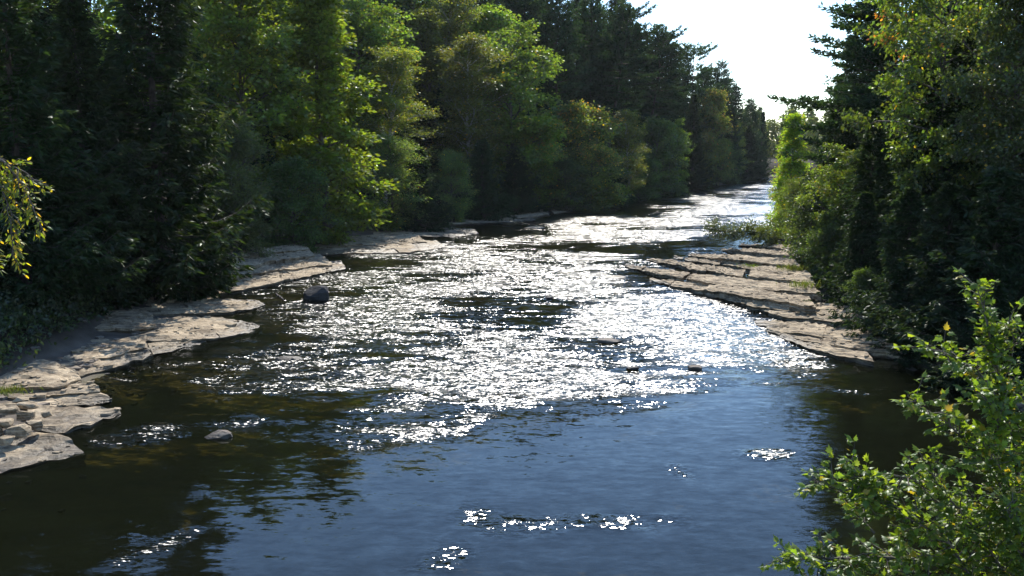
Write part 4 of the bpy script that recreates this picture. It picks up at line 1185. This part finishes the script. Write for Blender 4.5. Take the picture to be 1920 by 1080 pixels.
# ------------------------------------------------------------------ grass tufts on the rocks
def tuft(u, v, z, label, seed, h=.22, n=120, spread=.25):
    r = np.random.default_rng(seed)
    cen = np.stack([r.normal(0, spread, n), r.normal(0, spread * .7, n), np.zeros(n)], 1)
    axis = unit(np.stack([r.normal(0, .35, n), r.normal(0, .35, n), np.ones(n)], 1))
    col = jitter_cols((.06, .085, .025), n, r, .3)
    v4, f, c = leaf_quads(cen, axis, h * r.uniform(.6, 1.3, n), .025, col, r, .15)
    o = link('grass_tuft', mesh_np('grass_tuft', v4, f, False, c, M_LEAF))
    o.location = G(u, v, z)
    tag(o, label, 'grass', 'grass tufts on the rocks', 'stuff')
tuft(18, 738, .86, 'green grass tuft on top of the stacked left rocks', 1, .26, 260, .32)
tuft(1415, 500, .68, 'small grass tuft in the middle of the right ledge', 2, .2, 160, .5)
tuft(1490, 508, .95, 'grass tuft where the right ledge meets the shrubs', 3, .5, 260, .45)
tuft(1505, 540, .85, 'bright grass tuft at the shaded rear of the right ledge', 4, .5, 200, .4)
tuft(1385, 489, .55, 'thin grass tuft on the upper layers of the right ledge', 5, .15, 100, .4)

# ------------------------------------------------------------------ fallen branches and driftwood
def stick(name, pts, r0, r1, label, mat=M_BARKD, cat='driftwood', twigs=0, seed=0):
    pts = np.array(pts); c = pts[0]
    r = np.random.default_rng(seed)
    root = empty(name, c); tag(root, label, cat)
    g = Geo(); L_ = resample(pts - c, 9)
    L_ += r.normal(0, .02, L_.shape)
    g.tube(L_, np.linspace(r0, r1, 9), 7)
    link('stem', g.mesh('stem', mat, True), root)
    for k in range(twigs):
        p = at_line(L_, r.uniform(.3, .95)); d = unit(r.normal(size=3) * np.array([1, .6, .6])); l = r.uniform(.3, .9)
        g2 = Geo(); g2.tube(np.array([p, p + d * l * .5 + r.normal(0, .03, 3), p + d * l]), np.array([.03, .018, .008]), 4)
        link('twig', g2.mesh('twig', mat, True), root)
    return root
stick('drift_log', [G(1385, 462, .35), G(1440, 462, .6), G(1500, 466, 1.0)], .13, .10, 'dark drift log lying on the top layers of the right ledge', twigs=8, seed=3)
stick('drift_stick', [G(518, 552, .12), G(532, 562, .02)], .06, .04, 'short dark stick in the water left of the boulder', seed=4)
def leafy_branch():
    p0 = G(1500, 462, 1.2)
    root = empty('fallen_branch', p0)
    tag(root, 'leafy fallen branch hanging over the water beyond the right ledge', 'branch')
    r = np.random.default_rng(9)
    tip = A(1336, 430, 73.0)
    mid = A(1420, 436, 73.2)
    L_ = resample(np.array([p0, mid, tip]) - p0, 12)
    L_ += r.normal(0, .05, L_.shape)
    g = Geo(); g.tube(L_, np.linspace(.10, .02, 12), 6)
    cc = []; ax = []
    for k in range(34):
        s = .25 + .75 * (k + r.random()) / 34
        p = at_line(L_, s)
        d = unit(np.array([-.7, r.normal(0, .6), r.uniform(-.45, .9)])); l = r.uniform(.4, 1.3) * (1.25 - .6 * s)
        g.tube(np.array([p, p + d * l * .5, p + d * l + np.array([0, 0, -.1])]), np.array([.022, .014, .006]), 3)
        for w in range(4):
            cc.append(p + d * l * (.35 + .22 * w)); ax.append(d)
    link('stem', g.mesh('stem', M_BARKD, True), root)
    cc = np.array(cc); ax = np.array(ax)
    ids = np.repeat(np.arange(len(cc)), 30); tot = len(ids)
    offs = r.normal(0, .24, (tot, 3))
    v, f, c = leaf_quads(cc[ids] + offs, unit(offs * 4 + ax[ids] + r.normal(0, .5, (tot, 3)) + np.array([0, 0, -.3])), .21 * r.uniform(.7, 1.3, tot), .08, jitter_cols((.05, .07, .03), tot, r, .3), r)
    link('foliage', mesh_np('foliage', v, f, False, c, M_LEAF), root)
leafy_branch()

# ------------------------------------------------------------------ foreground maple, lower right, with single leaves
def maple_leaf_mesh(name, size, col, lobes=True):
    o = [(0, 0), (.10, .06), (.30, .02), (.24, .16), (.46, .34), (.27, .40), (.30, .62), (.14, .60), (0, 1.0)]
    if not lobes:
        o = [(0, 0), (.14, .14), (.22, .34), (.21, .55), (.11, .80), (0, 1.0)]
    pts = [(x, y) for x, y in o]
    rgt = [(x * size, y * size, -abs(x) * size * .35 - (y - .3) ** 2 * size * .25) for x, y in pts]
    lft = [(-x, y, z) for x, y, z in rgt[1:-1]]
    mid = [(0, y * size, -((y - .3) ** 2) * size * .25) for y in (.12, .36, .62)]
    V = rgt + lft + mid
    n = len(rgt); nl = len(lft); m0 = n + nl
    if lobes:
        R_ = [(0, 1, m0), (1, 2, 3), (1, 3, m0), (3, 4, 5), (m0, 3, 5), (m0, 5, m0 + 1), (5, 6, 7), (m0 + 1, 5, 7), (m0 + 1, 7, m0 + 2), (m0 + 2, 7, 8)]
    else:
        R_ = [(0, 1, m0), (1, 2, m0), (m0, 2, m0 + 1), (2, 3, m0 + 1), (m0 + 1, 3, m0 + 2), (3, 4, m0 + 2), (m0 + 2, 4, 5)]
    def mir(i):
        if i == 0 or i == n - 1 or i >= m0: return i
        return n + i - 1
    T = R_ + [(mir(c), mir(b), mir(a)) for a, b, c in R_]
    V = np.array(V)
    return V, np.array(T), np.tile(np.array(col), (len(V), 1))

def leafy_tree(name, label, base, stems, leaf_size, cols, n_obj, seed, lobes, cat='tree', group=None, mat=M_BARK, spacing=.075, twig=(.25, .6), twigs_per_m=7, droop=.0):
    """stems: list of world polylines with start radius; leaves in pairs along twigs; the nearest leaves are single objects"""
    r = np.random.default_rng(seed)
    base = np.array(base)
    root = empty(name, base); tag(root, label, cat, group)
    L_pos = []; L_ax = []; L_nr = []
    gtw = Geo()
    for k, (pts, r0) in enumerate(stems):
        P = np.array(pts, float) - base
        ln = np.linalg.norm(np.diff(P, axis=0), axis=1).sum()
        n = max(6, int(ln / .18))
        P = resample(P, n)
        P += np.cumsum(r.normal(0, .012, P.shape), 0) * np.linspace(0, 1, n)[:, None]
        g = Geo(); g.tube(P, np.linspace(r0, .006, n), 7)
        link('trunk' if k == 0 else 'branch', g.mesh('stem', mat, True), root)
        nt = int(ln * twigs_per_m) + 3
        for j in range(nt):
            s = (.12 if k else .35) + (.88 if k else .65) * (j + r.random()) / nt
            s = min(s, .999)
            p = at_line(P, s); d0 = unit(at_line(P, min(s + .03, .9999)) - at_line(P, max(s - .05, 0)))
            side = unit(r.normal(size=3) * np.array([1, 1, .6]))
            d = unit(d0 * .7 + side * .9 + np.array([0, 0, .15 - droop]))
            l = r.uniform(*twig) * (1.15 - .55 * s)
            e = p + d * l + np.array([0, 0, -droop * l * .7])
            m_ = p + d * l * .5 + r.normal(0, .015, 3)
            gtw.tube(np.array([p, m_, e]), np.array([.009, .006, .003]), 4)
            q = max(2, int(l / spacing))
            for w in range(q):
                f = (w + .7) / q
                c = p * (1 - f) + e * f
                for sg in (-1, 1):
                    sv = unit(np.cross(d, np.array([0, 0, 1.])) * sg + r.normal(0, .35, 3))
                    a = unit(sv * .9 + d * .6 + np.array([0, 0, -.25 + r.normal(0, .25)]))
                    L_pos.append(c + a * .03); L_ax.append(a)
                    L_nr.append(unit(np.array([0, 0, 1.]) + r.normal(0, .45, 3)))
            L_pos.append(e); L_ax.append(d); L_nr.append(unit(np.array([0, 0, 1.]) + r.normal(0, .4, 3)))
    link('twigs', gtw.mesh('twigs', mat, True), root)
    pos = np.array(L_pos); ax = np.array(L_ax); nr = np.array(L_nr)
    N_ = len(pos)
    sx = unit(np.cross(ax, nr)); nz = np.cross(sx, ax)
    sc = r.uniform(.5, 1.3, N_)
    ci = r.choice(len(cols), N_, p=[c[1] for c in cols])
    # single leaves: those nearest the eye inside the frame
    W = pos + base
    rel = W - np.array([0, 0, H_CAM])
    fy = rel[:, 1] * cp - rel[:, 2] * sp_
    uu = 960 + F_PX * rel[:, 0] / fy; vv = 540 - F_PX * (rel[:, 1] * sp_ + rel[:, 2] * cp) / fy
    vis = (uu > 0) & (uu < 1920) & (vv > 0) & (vv < 1080)
    score = np.where(vis, fy - 2.0 * sc, 1e6)
    order = np.argsort(score)
    single = set(order[:n_obj].tolist())
    meshes = []
    for c, _ in cols:
        V, T, CC = maple_leaf_mesh('leaf', leaf_size, c, lobes)
        vr = (1 + .0 * V[:, :1])
        meshes.append((mesh_np('leaf', V, T, True, CC * vr, M_LEAFN), V, T, CC))
    Vs = []; Ts = []; Cs = []; off = 0
    for i in range(N_):
        me, V, T, CC = meshes[ci[i]]
        if i in single:
            o = bpy.data.objects.new('leaf', me); COL.objects.link(o); o.parent = root
            M = Matrix(((sx[i][0], ax[i][0], nz[i][0], pos[i][0]), (sx[i][1], ax[i][1], nz[i][1], pos[i][1]), (sx[i][2], ax[i][2], nz[i][2], pos[i][2]), (0, 0, 0, 1)))
            o.matrix_local = M @ Matrix.Scale(sc[i], 4)
        else:
            R3 = np.stack([sx[i], ax[i], nz[i]], 1)
            Vs.append(V @ R3.T * sc[i] + pos[i]); Ts.append(T + off); off += len(V)
            Cs.append(CC * r.uniform(.75, 1.25))
    if Vs:
        o = link('foliage', mesh_np('foliage', np.concatenate(Vs), np.concatenate(Ts), True, np.concatenate(Cs), M_LEAFN), root)
        o['kind'] = 'stuff'
    return root, N_

M_LEAFN = leaf_material('leaf_near', .5, .03, .3)
b0 = np.array([8.3, 12.6, float(terrain(8.3, 12.6))])
def B(u, v, Y): return A(u, v, Y)
stems = [
 ([b0, B(1960, 1300, 12.4), B(1925, 1010, 12.0), B(1905, 800, 11.8), B(1875, 640, 11.7), B(1852, 532, 11.7)], .05),
 ([B(1925, 1010, 12.0), B(1860, 880, 11.6), B(1780, 790, 11.3), B(1712, 752, 11.1)], .022),
 ([B(1905, 800, 11.8), B(1840, 700, 11.6), B(1780, 660, 11.4), B(1742, 650, 11.3)], .018),
 ([B(1890, 700, 11.75), B(1905, 640, 11.6), B(1900, 600, 11.5)], .014),
 ([B(1950, 1250, 12.4), B(1800, 1060, 11.6), B(1680, 950, 11.2), B(1590, 860, 11.0)], .03),
 ([B(1800, 1060, 11.6), B(1660, 1040, 11.2), B(1540, 1040, 10.9), B(1460, 1050, 10.8)], .024),
 ([B(1680, 950, 11.2), B(1590, 930, 11.0), B(1520, 905, 10.9)], .018),
 ([B(1860, 1060, 11.9), B(1780, 960, 11.7), B(1720, 900, 11.5), B(1690, 890, 11.4)], .022),
 ([B(1950, 1150, 12.2), B(1880, 1000, 11.9), B(1830, 920, 11.7)], .022),
 ([B(1960, 1300, 12.4), B(1860, 1140, 11.3), B(1760, 1080, 10.9), B(1690, 1060, 10.7)], .026),
 ([B(1700, 1130, 11.2), B(1620, 1090, 11.0), B(1560, 1085, 10.8), B(1520, 1090, 10.8)], .02),
 ([B(1930, 1060, 12.0), B(1950, 900, 11.7), B(1935, 760, 11.6)], .022),
 ([B(1850, 880, 11.6), B(1880, 780, 11.2), B(1850, 740, 11.0)], .016),
 ([B(1640, 1000, 11.1), B(1600, 960, 11.3), B(1640, 900, 11.3)], .016),
 ([B(1900, 1100, 11.6), B(1820, 980, 11.2), B(1760, 900, 11.0), B(1740, 860, 10.9)], .02),
 ([B(1920, 1040, 11.6), B(1890, 900, 11.2), B(1840, 830, 11.0)], .02),
 ([B(1860, 1140, 11.3), B(1780, 1020, 11.0), B(1700, 980, 10.8)], .02),
 ([B(1950, 1150, 11.4), B(1910, 1000, 11.0), B(1880, 940, 10.8)], .02),
]
leafy_tree('maple_sapling', 'sunlit young maple in the lower right foreground with single leaves in view', b0, stems, .104,
           [((.095, .15, .024), .40), ((.065, .11, .02), .32), ((.14, .19, .03), .23), ((.22, .18, .03), .05)], 300, 31, True, spacing=.052, twigs_per_m=17, twig=(.2, .55))

b1 = np.array([-9.6, 14.5, float(terrain(-9.6, 14.5))])
stems = [
 ([b1 + np.array([-2, 0, 0]), A(-260, 700, 14.4), A(-220, 350, 14.2), A(-160, 250, 14.1)], .08),
 ([A(-220, 350, 14.2), A(-90, 275, 14.0), A(0, 300, 13.8), A(50, 360, 13.7), A(80, 430, 13.6)], .025),
 ([A(-90, 275, 14.0), A(-10, 330, 13.7), A(20, 400, 13.5), A(15, 480, 13.4)], .016),
 ([A(0, 300, 13.8), A(45, 320, 13.9), A(75, 345, 14.0)], .012),
 ([A(-200, 380, 14.2), A(-80, 360, 13.9), A(-20, 420, 13.7), A(-5, 510, 13.6)], .02),
]
leafy_tree('yellowing_tree', 'drooping branch with green and yellow leaves at the left picture edge', b1, stems, .085,
           [((.09, .125, .022), .52), ((.11, .14, .026), .22), ((.36, .29, .03), .24), ((.40, .22, .03), .02)], 220, 33, False, spacing=.05, twigs_per_m=14, twig=(.2, .42), droop=.45)

# ------------------------------------------------------------------ thin summer haze over the valley
def build_haze():
    v = np.array([(x, y, z) for x in (-420, 420) for y in (-70, 420) for z in (-4, 62)], float)
    f = np.array([(0, 1, 3, 2), (4, 6, 7, 5), (0, 4, 5, 1), (2, 3, 7, 6), (0, 2, 6, 4), (1, 5, 7, 3)])
    m, N, L = new_mat('haze')
    pv = N.new('ShaderNodeVolumePrincipled')
    pv.inputs['Color'].default_value = (.86, .92, 1, 1)
    pv.inputs['Density'].default_value = HAZE
    pv.inputs['Anisotropy'].default_value = 0.35
    out = N.new('ShaderNodeOutputMaterial'); L.new(pv.outputs[0], out.inputs['Volume'])
    tag(link('haze', mesh_np('haze', v, f, False, None, m)), 'thin bluish haze filling the river valley', 'haze', kind='stuff')
HAZE = 0.00006
build_haze()
